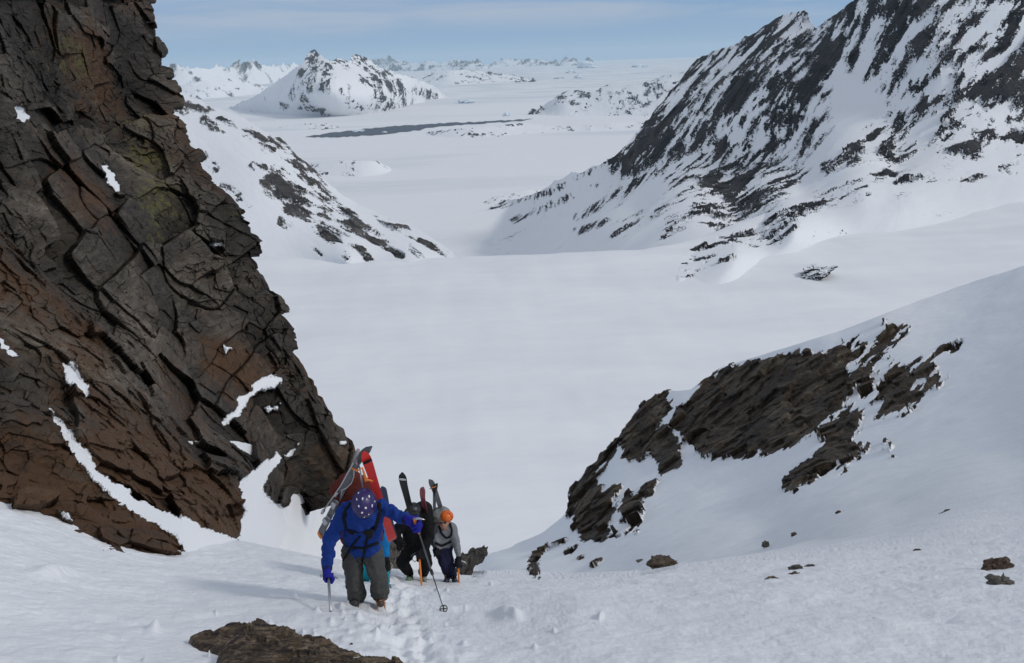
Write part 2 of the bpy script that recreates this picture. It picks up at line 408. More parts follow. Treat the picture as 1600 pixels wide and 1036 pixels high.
def rockL(px, py, V, rd, rn, N):
    base = seg(px, py, segL)
    return 0.5 + (base - 0.70) * 0.8 + 1.9 * rn * (0.2 + 0.8 * np.clip(base * 1.6, 0, 1)) + 0.12 * rd
stL = P(600, 380, 1650) - P(400, 220, 2300)
mountain('mountain', topL, botL, ctrlL, mat_snow_rock('snowy_granite', PAL_MID, 0.03, 0.03, nsc=0.25, nz=1.5), 100, 790, 800, 380, 26, 230, streak=stL, rockf=rockL, backlen=500, mk=2.8, sil=5, silsc=30, seed=31, ridge=0.55)

# --- distant pyramid peak
topP = [(330, 182), (365, 165), (400, 148), (440, 120), (472, 97), (480, 84), (487, 78), (494, 77), (502, 86), (507, 92), (518, 94), (525, 89), (538, 91), (545, 95), (551, 86), (560, 83), (572, 88), (590, 103), (620, 113), (650, 121), (675, 132), (698, 150), (715, 158)]
botP = [(330, 184), (365, 176), (420, 180), (480, 188), (560, 182), (640, 168), (698, 155), (715, 160)]
ctrlP = [(365, 170, 'z', SEA), (420, 177, 'z', SEA), (480, 182, 'z', SEA - 10), (560, 180, 'z', SEA - 10), (640, 164, 'z', SEA), (698, 151, 'z', SEA), (490, 78, 15600), (440, 120, 15900), (525, 92, 15200), (560, 83, 16200), (600, 108, 16500), (650, 121, 17600), (520, 130, 14000), (470, 140, 14300), (590, 140, 14900), (400, 148, 16200)]
segP = [(488, 82, 488, 92, 11, 1.1), (485, 100, 470, 125, 9, .85), (470, 125, 455, 150, 8, .6), (512, 112, 508, 145, 10, .82), (490, 130, 475, 155, 7, .75), (500, 100, 485, 130, 6, .7), (525, 90, 540, 98, 9, .9), (556, 86, 570, 95, 9, .9),
        (570, 100, 600, 130, 10, .75), (600, 120, 640, 160, 11, .8), (570, 120, 590, 150, 10, .72), (540, 140, 550, 160, 9, .6), (640, 140, 680, 150, 7, .7), (545, 165, 600, 168, 6, .65), (440, 165, 520, 175, 5, .5), (590, 150, 620, 165, 8, .6)]
def rockP(px, py, V, rd, rn, N):
    base = seg(px, py, segP)
    return 0.5 + (base - 0.74) * 0.55 + 1.9 * rn * (0.4 + 0.6 * np.clip(base * 1.6, 0, 1)) + 0.3 * rd
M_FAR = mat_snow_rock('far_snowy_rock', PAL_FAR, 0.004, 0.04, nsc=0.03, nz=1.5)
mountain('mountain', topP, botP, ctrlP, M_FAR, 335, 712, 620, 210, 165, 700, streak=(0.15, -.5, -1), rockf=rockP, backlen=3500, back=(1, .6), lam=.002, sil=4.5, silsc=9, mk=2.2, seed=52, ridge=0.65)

def rng_mountain(top, foot, dist, disp, dscale, seed, dens, sil=3.0, silsc=12, backlen=3000, mat=M_FAR, n=(500, 90), zfoot=SEA, streak=(.1, -.4, -1)):
    """range standing on the sea ice: crest polyline, foot line, mean depth"""
    x0, x1 = top[0][0], top[-1][0]
    ctrl = []; feet = []
    for x in np.linspace(x0, x1, 9):
        yf = float(interp(x, foot)); yt = float(interp(x, top)); df = float(dz(x, yf, zfoot))
        if not (0.6 * dist < df < 1.6 * dist): df = dist
        rz0, rz1 = P(x, yf, 1.0)[2], P(x, yf + 10, 1.0)[2]
        yf = max(yf, yf + 10 * ((zfoot - 25) / df - rz0) / (rz1 - rz0)); feet.append((x, yf))
        ctrl += [(x, yf, df), (x, min(yt, yf - 1.5), df * 1.05)]
    foot = feet
    def rf(px, py, V, rd, rn, N):
        t = (py - interp(px, top)) / (interp(px, foot) - interp(px, top) + 1e-3)
        return dens + 1.3 * rn + 0.35 * rd - 0.12 * t
    mountain('mountain', top, [(a, b + 1.5) for a, b in foot], ctrl, mat, x0, x1, n[0], n[1], disp, dscale, streak=streak, rockf=rf, backlen=backlen, back=(1, .5), sil=sil, silsc=silsc, seed=seed, ridge=.6)

# low islands in the fjord
rng_mountain([(820, 181), (832, 172), (850, 164), (872, 148), (890, 139), (905, 139), (925, 146), (940, 136), (958, 130), (985, 132), (1010, 126), (1040, 128), (1075, 124), (1120, 120), (1180, 130)],
             [(820, 182), (1180, 181)], 14000, 190, 1100, 71, 0.33, sil=3, silsc=30, backlen=1800, n=(500, 110))
rng_mountain([(1010, 128), (1040, 115), (1070, 104), (1110, 96), (1150, 100), (1200, 110)], [(1010, 135), (1200, 132)], 24000, 200, 1800, 75, 0.24, sil=2, silsc=30, backlen=3000)
# snow hummocks around the open water
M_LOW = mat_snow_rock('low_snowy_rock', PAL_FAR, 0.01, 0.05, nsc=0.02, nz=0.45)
rng_mountain([(640, 215), (670, 205), (700, 201), (740, 197), (780, 196), (805, 190), (840, 193), (880, 196), (920, 193), (960, 188), (1000, 190), (1060, 190)], [(640, 216), (760, 216), (820, 210), (900, 208), (1060, 203)], 11500, 60, 500, 81, 0.22, sil=3.5, silsc=20, backlen=500, mat=M_LOW, n=(500, 60))
rng_mountain([(415, 203), (440, 196), (480, 192), (510, 193), (535, 199), (545, 202)], [(415, 204), (545, 203)], 12500, 50, 500, 83, 0.22, sil=3, silsc=16, backlen=400, mat=M_LOW, n=(260, 40))
rng_mountain([(470, 262), (490, 254), (520, 248), (560, 249), (590, 251), (612, 264), (625, 271)], [(470, 276), (560, 278), (625, 272)], 9000, 26, 300, 85, 0.20, sil=3, silsc=24, backlen=300, mat=M_LOW, n=(300, 60))
rng_mountain([(735, 325), (770, 308), (800, 300), (830, 294), (850, 297), (870, 306)], [(735, 330), (870, 318)], 5200, 18, 200, 87, 0.25, sil=3, silsc=24, backlen=200, mat=M_LOW, n=(260, 60))
# hills and alps on the skyline
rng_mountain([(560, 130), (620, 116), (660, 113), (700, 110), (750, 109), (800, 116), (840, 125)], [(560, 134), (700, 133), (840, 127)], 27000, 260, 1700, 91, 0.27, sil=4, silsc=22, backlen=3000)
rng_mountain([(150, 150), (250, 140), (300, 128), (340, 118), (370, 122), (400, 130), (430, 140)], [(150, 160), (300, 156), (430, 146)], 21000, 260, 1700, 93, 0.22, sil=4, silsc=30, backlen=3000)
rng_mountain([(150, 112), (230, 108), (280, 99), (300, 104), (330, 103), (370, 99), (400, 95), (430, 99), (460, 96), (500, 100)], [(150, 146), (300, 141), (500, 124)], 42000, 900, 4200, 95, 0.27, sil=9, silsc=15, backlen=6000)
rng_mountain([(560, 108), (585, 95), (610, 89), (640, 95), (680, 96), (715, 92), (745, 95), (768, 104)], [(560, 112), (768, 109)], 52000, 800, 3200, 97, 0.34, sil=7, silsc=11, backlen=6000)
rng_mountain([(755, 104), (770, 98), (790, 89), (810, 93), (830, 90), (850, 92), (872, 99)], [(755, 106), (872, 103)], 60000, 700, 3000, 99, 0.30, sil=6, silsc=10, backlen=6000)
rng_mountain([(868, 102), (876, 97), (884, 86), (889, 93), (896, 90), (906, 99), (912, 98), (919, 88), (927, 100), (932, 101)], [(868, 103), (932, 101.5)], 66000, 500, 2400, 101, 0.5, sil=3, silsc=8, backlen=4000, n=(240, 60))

# ------------------------------------------------------------------ near snow
crest = [(-400, 780), (0, 772), (200, 800), (370, 846), (500, 876), (600, 893), (700, 903), (860, 906), (1000, 899), (1060, 887), (1130, 879), (1300, 868), (1600, 845), (2400, 760)]
ctrlF = [(570, 1036, 6.2), (570, 945, 9.3), (650, 908, 14.0), (0, 1036, 5.7), (0, 900, 7.9), (0, 790, 11.2), (370, 852, 14.6), (300, 940, 8.9), (900, 1036, 6.4), (900, 950, 9.3), (900, 908, 14.5),
         (1200, 1036, 6.5), (1200, 940, 9.7), (1200, 880, 15.5), (1600, 1036, 6.3), (1600, 940, 9.0), (1600, 870, 13.0), (570, 1300, 3.2), (0, 1300, 3.0), (1600, 1300, 3.2), (-400, 1036, 5.2), (-400, 780, 9.5), (2200, 1036, 5.6), (2200, 800, 12)]
ctrlS = [(1600, 415, 98), (1380, 492, 106), (1150, 568, 112), (1050, 612, 116), (960, 690, 113), (890, 790, 108), (820, 845, 104), (760, 866, 100), (740, 890, 92), (900, 890, 62), (1035, 870, 48), (1200, 850, 38),
         (1600, 700, 36), (1600, 800, 21), (1600, 600, 56), (1200, 700, 78), (1000, 720, 102), (900, 840, 84), (1000, 800, 76), (1400, 800, 30), (1400, 650, 66), (1600, 500, 78), (2000, 250, 85), (2000, 500, 48), (2400, 300, 60), (2400, 700, 18),
         (800, 920, 60), (600, 930, 60), (1600, 900, 13.5), (2000, 800, 14), (1200, 920, 24), (1400, 900, 17)]
ctrlG = [(380, 860, 27), (500, 880, 30), (430, 800, 31), (400, 760, 29), (400, 720, 27), (550, 820, 44), (640, 860, 52), (300, 850, 22), (740, 900, 60)]
WF, WS, WG = depthmap(ctrlF, 1e-8), depthmap(ctrlS, 1e-9), depthmap(ctrlG, 1e-9)
ridgeS = [(360, 690), (400, 700), (460, 745), (520, 782), (560, 812), (620, 842), (680, 868), (735, 884), (760, 866), (800, 852), (850, 830), (885, 800), (892, 765), (915, 735), (950, 700), (972, 672), (1000, 632), (1040, 611), (1060, 612), (1080, 610),
          (1100, 596), (1125, 577), (1150, 568), (1200, 553), (1260, 533), (1320, 512), (1380, 492), (1440, 468), (1500, 447), (1600, 415), (1800, 350), (2400, 200)]
def smax(a, b, k):
    h = np.clip(0.5 + 0.5 * (a - b) / k, 0, 1); return b + (a - b) * h + k * h * (1 - h)
def near_w(px, py, raw=False):
    cy = interp(px, crest)
    over = np.maximum(cy - py, 0)
    wf = WF(px, np.maximum(py, cy)) - over * 0.0045 * sm(1500, 900, px) - over * 0.0006
    wf = np.maximum(wf, 0.004)
    ws = np.maximum(WS(px, py), 1 / 125)
    wg = np.where(px < 760, np.maximum(WG(px, py), 1 / 70), 0.001)
    wb = np.where(px < 735, wg, ws)
    return smax(wf, wb, 0.0006 + 0.012 * sm(1000, 1300, px)) 

outc = [  # rock outcrop islands on the right slope (outline, rock strength)
    [(1130, 574), (1165, 566), (1195, 562), (1235, 552), (1262, 548), (1300, 556), (1330, 545), (1345, 552), (1330, 575), (1345, 600), (1330, 615), (1300, 650), (1255, 685), (1200, 703), (1130, 717), (1090, 712), (1075, 690), (1052, 665), (1065, 640), (1085, 615), (1105, 592)],
    [(1330, 600), (1355, 560), (1372, 530), (1395, 513), (1412, 512), (1395, 545), (1375, 570), (1368, 600), (1345, 620)],
    [(1368, 612), (1385, 580), (1410, 575), (1425, 590), (1455, 563), (1460, 575), (1430, 605), (1468, 592), (1470, 600), (1430, 630), (1400, 640), (1372, 652)],
    [(1310, 640), (1335, 625), (1338, 665), (1325, 700), (1315, 730), (1270, 745), (1240, 768), (1224, 765), (1235, 745), (1275, 720), (1288, 680)],
    [(1000, 628), (1045, 612), (1048, 640), (1030, 665), (1020, 700), (1000, 725), (975, 712), (968, 680)],
    [(1015, 680), (1040, 665), (1062, 690), (1060, 725), (1035, 737), (1020, 715)],
    [(885, 800), (893, 765), (915, 735), (935, 705), (962, 690), (955, 712), (930, 745), (935, 770), (968, 765), (960, 800), (945, 845), (915, 848), (900, 830)],
    [(975, 775), (1000, 765), (1002, 800), (980, 815), (965, 812)],
    [(842, 905), (822, 903), (832, 880), (848, 858), (855, 855), (845, 880)],
    [(1485, 545), (1500, 538), (1497, 550), (1485, 552)], [(1375, 700), (1388, 688), (1384, 698)],
]
small_out = [(1010, 765, 9), (1265, 575, 6), (1290, 563, 5), (1300, 548, 5), (1318, 535, 5), (1345, 540, 6), (1440, 568, 6), (1480, 548, 5), (985, 830, 4), (960, 838, 5), (908, 872, 5), (890, 862, 4), (930, 878, 4), (875, 850, 5), (993, 818, 4), (1330, 700, 7)]
NXN, NYN = 1500, 700
px = np.concatenate([np.linspace(-400, 0, 90, endpoint=False), np.linspace(0, 1600, NXN - 190), np.linspace(1600, 2400, 101)[1:]])
NXN = len(px); yt = interp(px, ridgeS)
yt = yt - 1.3 * fbm(np.stack([px / 14, 0 * px, 0 * px], -1), 4, 5) * sm(1120, 900, px)
yb = 1300.0
t = np.linspace(0, 1, NYN)[:, None]
PX = np.broadcast_to(px, (NYN, NXN)); 
# rows: finer towards the crest
tt = t + 0.0 * px
NA, NB_ = 330, 160
up_ = np.linspace(0, 1, NA, endpoint=False)[:, None]; YM = np.interp(px, [-400, 1060, 1250, 2400], [840, 850, 800, 700])
YM = np.maximum(YM, yt + 10)
PY = np.concatenate([yt + (YM - yt) * up_, YM + (930 - YM) * np.linspace(0, 1, NB_, endpoint=False)[:, None],
                     930 + 370 * np.linspace(0, 1, NYN - NA - NB_)[:, None] ** 1.15 + 0 * px], 0)
WN = near_w(PX, PY); V = P(PX, PY, 1 / WN)
rk = np.full(PX.shape, -30.0)
for po in outc: rk = np.maximum(rk, poly_sd(PX, PY, po))
for (sx, sy, r) in small_out: rk = np.maximum(rk, r - np.hypot((PX - sx) * 0.8 + (PY - sy) * 0.5, (PY - sy)))
nb = 16; s = (np.linspace(1, 0, nb + 1)[:-1] ** 1.4)
bk = V[0][None] + s[:, None, None] * np.array([8, 70, -75.0]) * np.where(px < 735, 1.0, 1.0)[None, :, None]
V = np.concatenate([bk, V], 0)
DN = np.concatenate([np.repeat(1 / WN[:1], nb, 0), 1 / WN], 0)
PXa = np.concatenate([np.repeat(PX[:1], nb, 0), PX], 0); PYa = np.concatenate([np.repeat(PY[:1], nb, 0), PY], 0)
rk = np.concatenate([np.repeat(rk[:1], nb, 0), rk], 0)
# streaky broken outline of the outcrop: bands running up to the right
def srot(px, py, ang, sx, sy):
    c, s_ = math.cos(rad(ang)), math.sin(rad(ang)); return np.stack([(px * c - py * s_) / sx, (px * s_ + py * c) / sy, 0 * px], -1)
brk = fbm(srot(PXa, PYa, 42, 30, 7), 5, 77, 0.65)
rkn = rk + (14 + 14 * sm(1230, 1350, PXa)) * brk - 6 * sm(.25, .5, fbm(srot(PXa, PYa, 50, 55, 5), 3, 79)) + 2
rock = 0.5 + np.clip(rkn / 12, -0.6, 0.6)
N = gnormal(V); N = np.where(((N * V).sum(-1) > 0).mean() > .5, -N, N)
rockm = sm(0.45, 0.62, rock) * (DN > 30)
e1 = P(1330, 560, 100) - P(1150, 690, 95); e1 /= np.linalg.norm(e1)
q = V - 0.3 * (V @ e1)[..., None] * e1
b1, _ = blocks(q / 4.2, 5, .9, .9); b2, _ = blocks(q / 1.5 + 5, 15, .9, .8)
Drock = 1.1 * b1 + 0.5 * b2 + 0.35 * fbm(V / 1.0, 4, 9)
near = sm(30, 12, DN)
Dsnow = near * (0.07 * fbm(V / 1.1, 5, 61) + 0.022 * fbm(V / 0.22, 4, 64, .6) - 0.02 * np.clip(ridged(V / 0.5, 3, 69) - .5, 0, 1)) + (1 - near) * (0.5 * fbm(V / 14, 4, 62) + 0.05 * fbm(V / 2.2, 3, 66))
# wind scoop lines + lumps trodden along the track
track = np.clip(1.3 - np.abs(PXa - (600 + (PYa - 945) * 0.35)) / (60 + 0.9 * np.maximum(PYa - 900, 0)), 0, 1) * near
Dsnow = Dsnow + track * (0.05 * fbm(V / 0.28, 4, 71) + 0.02 * ridged(V / 0.2, 2, 73))
rs_ = random.Random(5)
def dent(x, y, w_, h_): return np.exp(-(((PXa - x) / w_) ** 2 + ((PYa - y) / h_) ** 2)) * near
for k_ in range(26):     # steps kicked along the climbers' line, clods beside them
    ty = 905 + k_ * 6.5; sc_ = (ty - 780) / 160.; Dsnow = Dsnow - 0.075 * dent(612 + (ty - 905) * .30 + (-1) ** k_ * 13 * sc_ + rs_.uniform(-6, 6), ty + rs_.uniform(-2, 2), 8 * sc_, 3.5 * sc_)
for k_ in range(60):
    ty = rs_.uniform(912, 1036); sc_ = (ty - 780) / 160.; w_ = rs_.uniform(1.5, 4.5) * sc_; Dsnow = Dsnow + 0.035 * rs_.uniform(.5, 1.6) * dent(620 + rs_.gauss(0, 110) * sc_, ty, w_, w_ * .7)
for (cx_, cy_, w_, h_) in ((790, 958, 14, 8), (806, 962, 9, 6), (80, 895, 30, 8), (420, 985, 12, 5), (240, 985, 10, 4)): Dsnow = Dsnow + 0.10 * dent(cx_, cy_, w_, h_)
D = np.where(DN > 25, rockm * (0.25 + Drock), 0) + Dsnow * (1 - 0.8 * rockm)
# keep the far silhouette and mask consistent
TCN = -V / np.linalg.norm(V, axis=-1, keepdims=True)
rw = (0.5 * rockm * (DN > 25))[..., None]
V = V + (N * (1 - rw) + TCN * rw) * D[..., None]

def mat_near():
    m, t, b = newmat('couloir_snow_and_rock', 0.7, 0.25); co = obj_co(t)
    at = t.nodes.new('ShaderNodeAttribute'); at.attribute_name = 'rock'
    n = noise(t, co, 1.2, 6, 0.65)
    f = math_(t, 'ADD', at.outputs['Fac'], math_(t, 'MULTIPLY', math_(t, 'SUBTRACT', n, 0.5), 1.0))
    mask = ramp(t, f, [(0.48, 0.0), (0.52, 1.0)])
    rc, rb = rock_colour(t, co, 0.8, [(0.028, 0.022, 0.018), (0.060, 0.045, 0.031), (0.11, 0.083, 0.056), (0.22, 0.185, 0.135)])
    sn = noise(t, co, 1.6, 5, 0.55)
    sc = mixc(t, ramp(t, sn, [(0.35, 0.0), (0.7, 1.0)]), (0.77, 0.785, 0.815), (0.82, 0.835, 0.855))
    setc(t, b, mixc(t, mask, sc, rc))
    h = noise(t, mapping(t, co, (1, 1.6, 1), (0, 0, 0.5)), 9.0, 6, 0.6)
    h2 = noise(t, co, 45.0, 4, 0.6)
    n_ = bump(t, b, math_(t, 'MULTIPLY', h, math_(t, 'SUBTRACT', 1.0, mask)), 0.04, 0.6)
    n_ = bump(t, b, h2, 0.006, 0.6, n_)
    bump(t, b, math_(t, 'MULTIPLY', rb, mask), 0.5, 0.8, n_)
    return m
structure(grid_mesh('snow_slope', V, mat_near(), {'rock': rock}, flip=True))

# ------------------------------------------------------------------ cliff on the left
silC = [(-140, 200), (-60, 208), (0, 225), (30, 235), (70, 243), (110, 250), (150, 262), (185, 276), (215, 298), (250, 320), (300, 332), (312, 358), (330, 374), (365, 381), (380, 397), (420, 408), (450, 421), (470, 440), (500, 454), (540, 463),
        (575, 466), (590, 474), (615, 478), (632, 498), (650, 519), (680, 527), (690, 546), (720, 556), (760, 552), (785, 535), (805, 470), (840, 440), (900, 420)]
ctrlC = [(225, 0, 42), (-200, 0, 20), (0, 0, 27), (120, 0, 34), (150, 200, 33), (0, 200, 23.5), (275, 185, 38), (332, 300, 35), (200, 350, 28), (0, 350, 20), (397, 380, 34), (300, 450, 28), (100, 450, 20.5), (455, 500, 32.5), (466, 575, 31.5), (380, 580, 28), (250, 560, 22.5),
         (519, 650, 31), (556, 720, 30), (550, 765, 29), (470, 700, 28.5), (420, 700, 28), (300, 700, 19.5), (360, 760, 18.5), (380, 845, 17), (0, 600, 14.5), (0, 700, 12.5), (0, 790, 11.2), (200, 720, 15), (200, 800, 13), (270, 830, 13.2), (-300, 700, 10), (-300, 350, 15), (100, 620, 15.5),
         (450, 800, 29), (500, 810, 30), (0, 900, 9.0), (300, 900, 12.5), (430, 900, 24)]
WC = depthmap(ctrlC, 1e-7)
NR, NC = 1000, 640
py = np.linspace(-140, 900, NR); u = np.linspace(0, 1, NC)
xs = np.interp(py, [a for a, _ in silC], [b_ for _, b_ in silC])
def steps1(v, s_): 
    k = np.floor(v + 0.35 * np.sin(v * 2.7)); return _h(k, k * 0, k * 0, s_) - 0.5
xstep = (1 - 0.8 * sm(600, 660, py)) * (15 * steps1(py / 41.0, 7) + 17 * steps1(py / 17.0, 9) + 8 * steps1(py / 6.0, 11))
PX = -320 + (xs[:, None] + 320) * (1 - (1 - u[None]) ** 1.15) + xstep[:, None] * sm(0.86, 1.0, u)[None]; PY = np.broadcast_to(py[:, None], PX.shape)
# slab/step field: lower-left slab stands in front of the face; gully behind it
slabd = poly_sd(PX, PY, [(-400, 350), (0, 360), (60, 420), (130, 500), (200, 580), (290, 680), (385, 790), (372, 850), (372, 1000), (-400, 1000)])
slab = sm(-10, 14, slabd)
dC = 1 / np.maximum(WC(PX, PY), 1 / 60.) 
dC = dC * (1 + 0.10 * (1 - slab) * sm(420, 250, PX) * sm(300, 480, PY))
# separated toe boulder with the snow gully beside it
gul = sm(20, 0, np.abs(poly_sd(PX, PY, [(372, 850), (380, 790), (372, 745), (425, 705), (412, 770), (470, 815), (470, 860)]) - 10) ) * 0
Vc = P(PX, PY, dC)
# far side of the buttress
nb = 40; s = (np.linspace(0, 1, nb + 1)[1:] ** 1.3)
ray = Vc[:, -1:] / np.linalg.norm(Vc[:, -1:, :2], axis=-1, keepdims=True)
ray[..., 2] = 0
bk = Vc[:, -1:] + s[None, :, None] * (ray * 30 + np.array([-7.0, 0, 0]))
V = np.concatenate([Vc, bk], 1)
ext = lambda a: np.concatenate([a, np.repeat(a[:, -1:], nb, 1)], 1)
PXa, PYa, slabA = ext(PX), ext(PY), ext(slab)
N = gnormal(V); 
if ((N * V).sum(-1) > 0).mean() > .5: N = -N
NS = N.copy()
for _ in range(3):
    NS[1:-1, 1:-1] = (NS[:-2, 1:-1] + NS[2:, 1:-1] + NS[1:-1, :-2] + NS[1:-1, 2:] + NS[1:-1, 1:-1]) / 5
NS /= np.linalg.norm(NS, axis=-1, keepdims=True)
# joint sets of the rock: bedding rising to the right, steep joints leaning right
right = np.array([1.0, 0.25, 0]); right /= np.linalg.norm(right); up = np.array([0, 0, 1.0]); fw = np.cross(up, right)
a1, a2 = rad(17), rad(63)
nbed = -math.sin(a1) * right + math.cos(a1) * up         # across the bedding
njnt = math.sin(a2) * right + math.cos(a2) * up          # across the steep joints
warp = 0.14 * np.stack([fbm(V / 4, 3, 201), fbm(V / 4, 3, 202), fbm(V / 4, 3, 203)], -1)
Vw = V + warp
qa = np.stack([Vw @ nbed, Vw @ njnt, Vw @ fw], -1)
b0, e0 = blocks(qa / np.array([4.6, 3.0, 6.0]), 301, .38, 1.3, 9.0)
b1, e1_ = blocks(qa / np.array([1.9, 1.5, 2.6]) + 3.3, 311, .48, 1.2, 9.0)
b2, e2_ = blocks(qa / np.array([0.62, 0.7, 0.9]) + 7.7, 321, .9, .9)
b3, _ = blocks(qa / np.array([0.22, 0.30, 0.4]) + 1.7, 331, .9, .9)
rough = 0.4 + 0.6 * sm(-0.1, 0.4, fbm(V / 5, 3, 205))
fine = fbm(V / 0.5, 5, 207)
Dc = 0.85 * b0 + 0.55 * b1 + 0.22 * b2 * rough + 0.10 * b3 * rough + 0.06 * fine + 1.2 * fbm(Vw / 9, 2, 206)
wv_ = sm(-0.1, 0.35, fbm(V / 2.2, 3, 231))
crk = -0.15 * sm(0.02, 0.0, e0) * (0.3 + wv_) - 0.12 * sm(0.02, 0.0, e1_) * wv_
Dc = Dc + crk
Ds = 0.35 * b1 + 0.20 * b2 + 0.08 * b3 + 0.8 * fbm(V / 3.0, 5, 209) + 0.10 * fine
Dd = np.where(slabA > 0, Dc * (1 - slabA) + Ds * slabA, Dc)
# snow caught on ledges
SN = [[(20, 170), (30, 165), (48, 182), (38, 191), (24, 186)], [(155, 258), (162, 256), (188, 288), (188, 300), (180, 300), (168, 285)],
      [(98, 570), (112, 568), (122, 585), (136, 605), (134, 625), (118, 608), (104, 595)],
      [(0, 530), (28, 556), (20, 558), (0, 544)], [(72, 633), (90, 655), (120, 690), (140, 712), (150, 735), (175, 752), (208, 762), (206, 772), (240, 792), (300, 816), (372, 846), (372, 900), (300, 900), (279, 843), (262, 829), (215, 806), (180, 780), (140, 745), (110, 705), (85, 665)],
      [(345, 660), (368, 640), (372, 620), (395, 612), (395, 598), (425, 584), (445, 592), (430, 608), (400, 612), (385, 630), (378, 645), (350, 665)],
      [(415, 638), (438, 630), (435, 642), (420, 644)], [(350, 540), (362, 541), (354, 551)], [(325, 382), (345, 383), (330, 387)],
      [(372, 850), (380, 795), (370, 755), (395, 735), (432, 708), (440, 716), (424, 735), (408, 765), (425, 785), (455, 800), (475, 815), (560, 830), (560, 930), (372, 930)],
      [(445, 712), (468, 692), (462, 706), (448, 716)], [(528, 688), (540, 690), (534, 695)], [(95, 798), (108, 800), (116, 812), (104, 808)]]
sd = np.full(PXa.shape, -99.0)
for po in SN: sd = np.maximum(sd, poly_sd(PXa, PYa, po))
sd = sd + 7.0 * fbm(np.stack([PXa / 7, PYa / 7, 0 * PXa], -1), 5, 215, .65) - 0.3
snow = sm(-5, 4, sd)
Dd = Dd * (1 - snow) + snow * 0.05
lich = fbm(V / 3.0, 4, 219)
rust = fbm(V / 4.5, 4, 223) + 0.10 + 0.45 * slabA + 0.3 * seg(PXa, PYa, [(340, 560, 420, 580, 30), (0, 430, 150, 560, 60), (0, 280, 140, 300, 40), (250, 620, 370, 830, 50)])
lic = lich + 0.75 * seg(PXa, PYa, [(215, 200, 250, 340, 38), (60, 60, 110, 90, 40), (300, 400, 320, 420, 30, .7), (290, 480, 300, 500, 24, .6), (380, 570, 440, 560, 14, .6)]) - 0.35
TC = -V / np.linalg.norm(V, axis=-1, keepdims=True)
wrapw = np.zeros(V.shape[1]); wrapw[-nb - 30:] = np.linspace(0, 1, nb + 30) ** .5
DIR = NS * 0.24 + TC * 0.76 * (1 - 0.6 * wrapw)[None, :, None]
V = V + DIR * Dd[..., None]
gtopo = np.broadcast_to(b0 * 0.5 + b1 * 0.5, V.shape[:2])
def mat_cliff():
    m, t, b = newmat('jointed_cliff_rock', 0.8, 0.25); co = obj_co(t)
    def attr(n):
        a = t.nodes.new('ShaderNodeAttribute'); a.attribute_name = n; return a.outputs['Fac']
    rc, rb = rock_colour(t, co, 0.7, [(0.024, 0.021, 0.019), (0.042, 0.036, 0.030), (0.078, 0.065, 0.051), (0.15, 0.127, 0.10)])
    bed = mapping(t, co, (0.7, 0.7, 3.2), (0.15, -0.3, 0))
    st = noise(t, bed, 1.6, 6, 0.7, 0.4)
    rc = mixc(t, 1.0, rc, ramp(t, st, [(0.3, 0.75), (0.5, 0.95), (0.72, 1.3)]), 'MULTIPLY')
    tone = math_(t, 'ADD', math_(t, 'MULTIPLY', attr('tone'), 0.5), 0.5)
    rc = mixc(t, 1.0, rc, ramp(t, tone, [(0.25, 0.55), (0.5, 1.0), (0.75, 1.75)]), 'MULTIPLY')
    rn = noise(t, co, 1.4, 7, 0.7, 0.5)
    rf = ramp(t, math_(t, 'ADD', attr('rust'), math_(t, 'MULTIPLY', math_(t, 'SUBTRACT', rn, .5), 2.4)), [(0.15, 0.0), (0.75, 0.85)])
    rc = mixc(t, rf, rc, mixc(t, noise(t, co, 5, 5, .6), (0.052, 0.027, 0.014), (0.135, 0.070, 0.034)))
    ln = noise(t, co, 2.6, 8, 0.75)
    lf = ramp(t, math_(t, 'ADD', attr('lichen'), math_(t, 'MULTIPLY', math_(t, 'SUBTRACT', ln, .5), 3.0)), [(0.42, 0.0), (0.85, 0.65)])
    rc = mixc(t, lf, rc, (0.14, 0.13, 0.045))
    sp = noise(t, co, 16, 4, .6); rc = mixc(t, ramp(t, sp, [(0.68, 0.0), (0.76, 0.45)]), rc, (0.28, 0.26, 0.22))
    snow = ramp(t, math_(t, 'ADD', attr('snow'), math_(t, 'MULTIPLY', math_(t, 'SUBTRACT', noise(t, co, 4.5, 7, .7), .5), 0.8)), [(0.45, 0.0), (0.6, 1.0)])
    setc(t, b, mixc(t, snow, rc, (0.80, 0.815, 0.84)))
    inv = math_(t, 'SUBTRACT', 1.0, snow)
    n1 = bump(t, b, math_(t, 'MULTIPLY', st, inv), 0.16, 0.8)
    n1 = bump(t, b, math_(t, 'MULTIPLY', rb, inv), 0.12, 0.7, n1)
    vr = t.nodes.new('ShaderNodeTexVoronoi'); vr.feature = 'DISTANCE_TO_EDGE'; vr.inputs['Scale'].default_value = 1.0
    t.links.new(mapping(t, co, (1.1, 1.1, 1.9), (0.2, 0.3, 0.1)), vr.inputs['Vector'])
    cr = ramp(t, vr.outputs['Distance'], [(0.0, 0.0), (0.035, 1.0)])
    n1 = bump(t, b, math_(t, 'MULTIPLY', cr, inv), 0.03, 0.5, n1)
    bump(t, b, noise(t, co, 22, 6, 0.65), 0.02, 0.7, n1)
    return m
structure(grid_mesh('cliff', V, mat_cliff(), {'snow': snow, 'rust': rust, 'lichen': lic, 'tone': gtopo}, smooth=False))
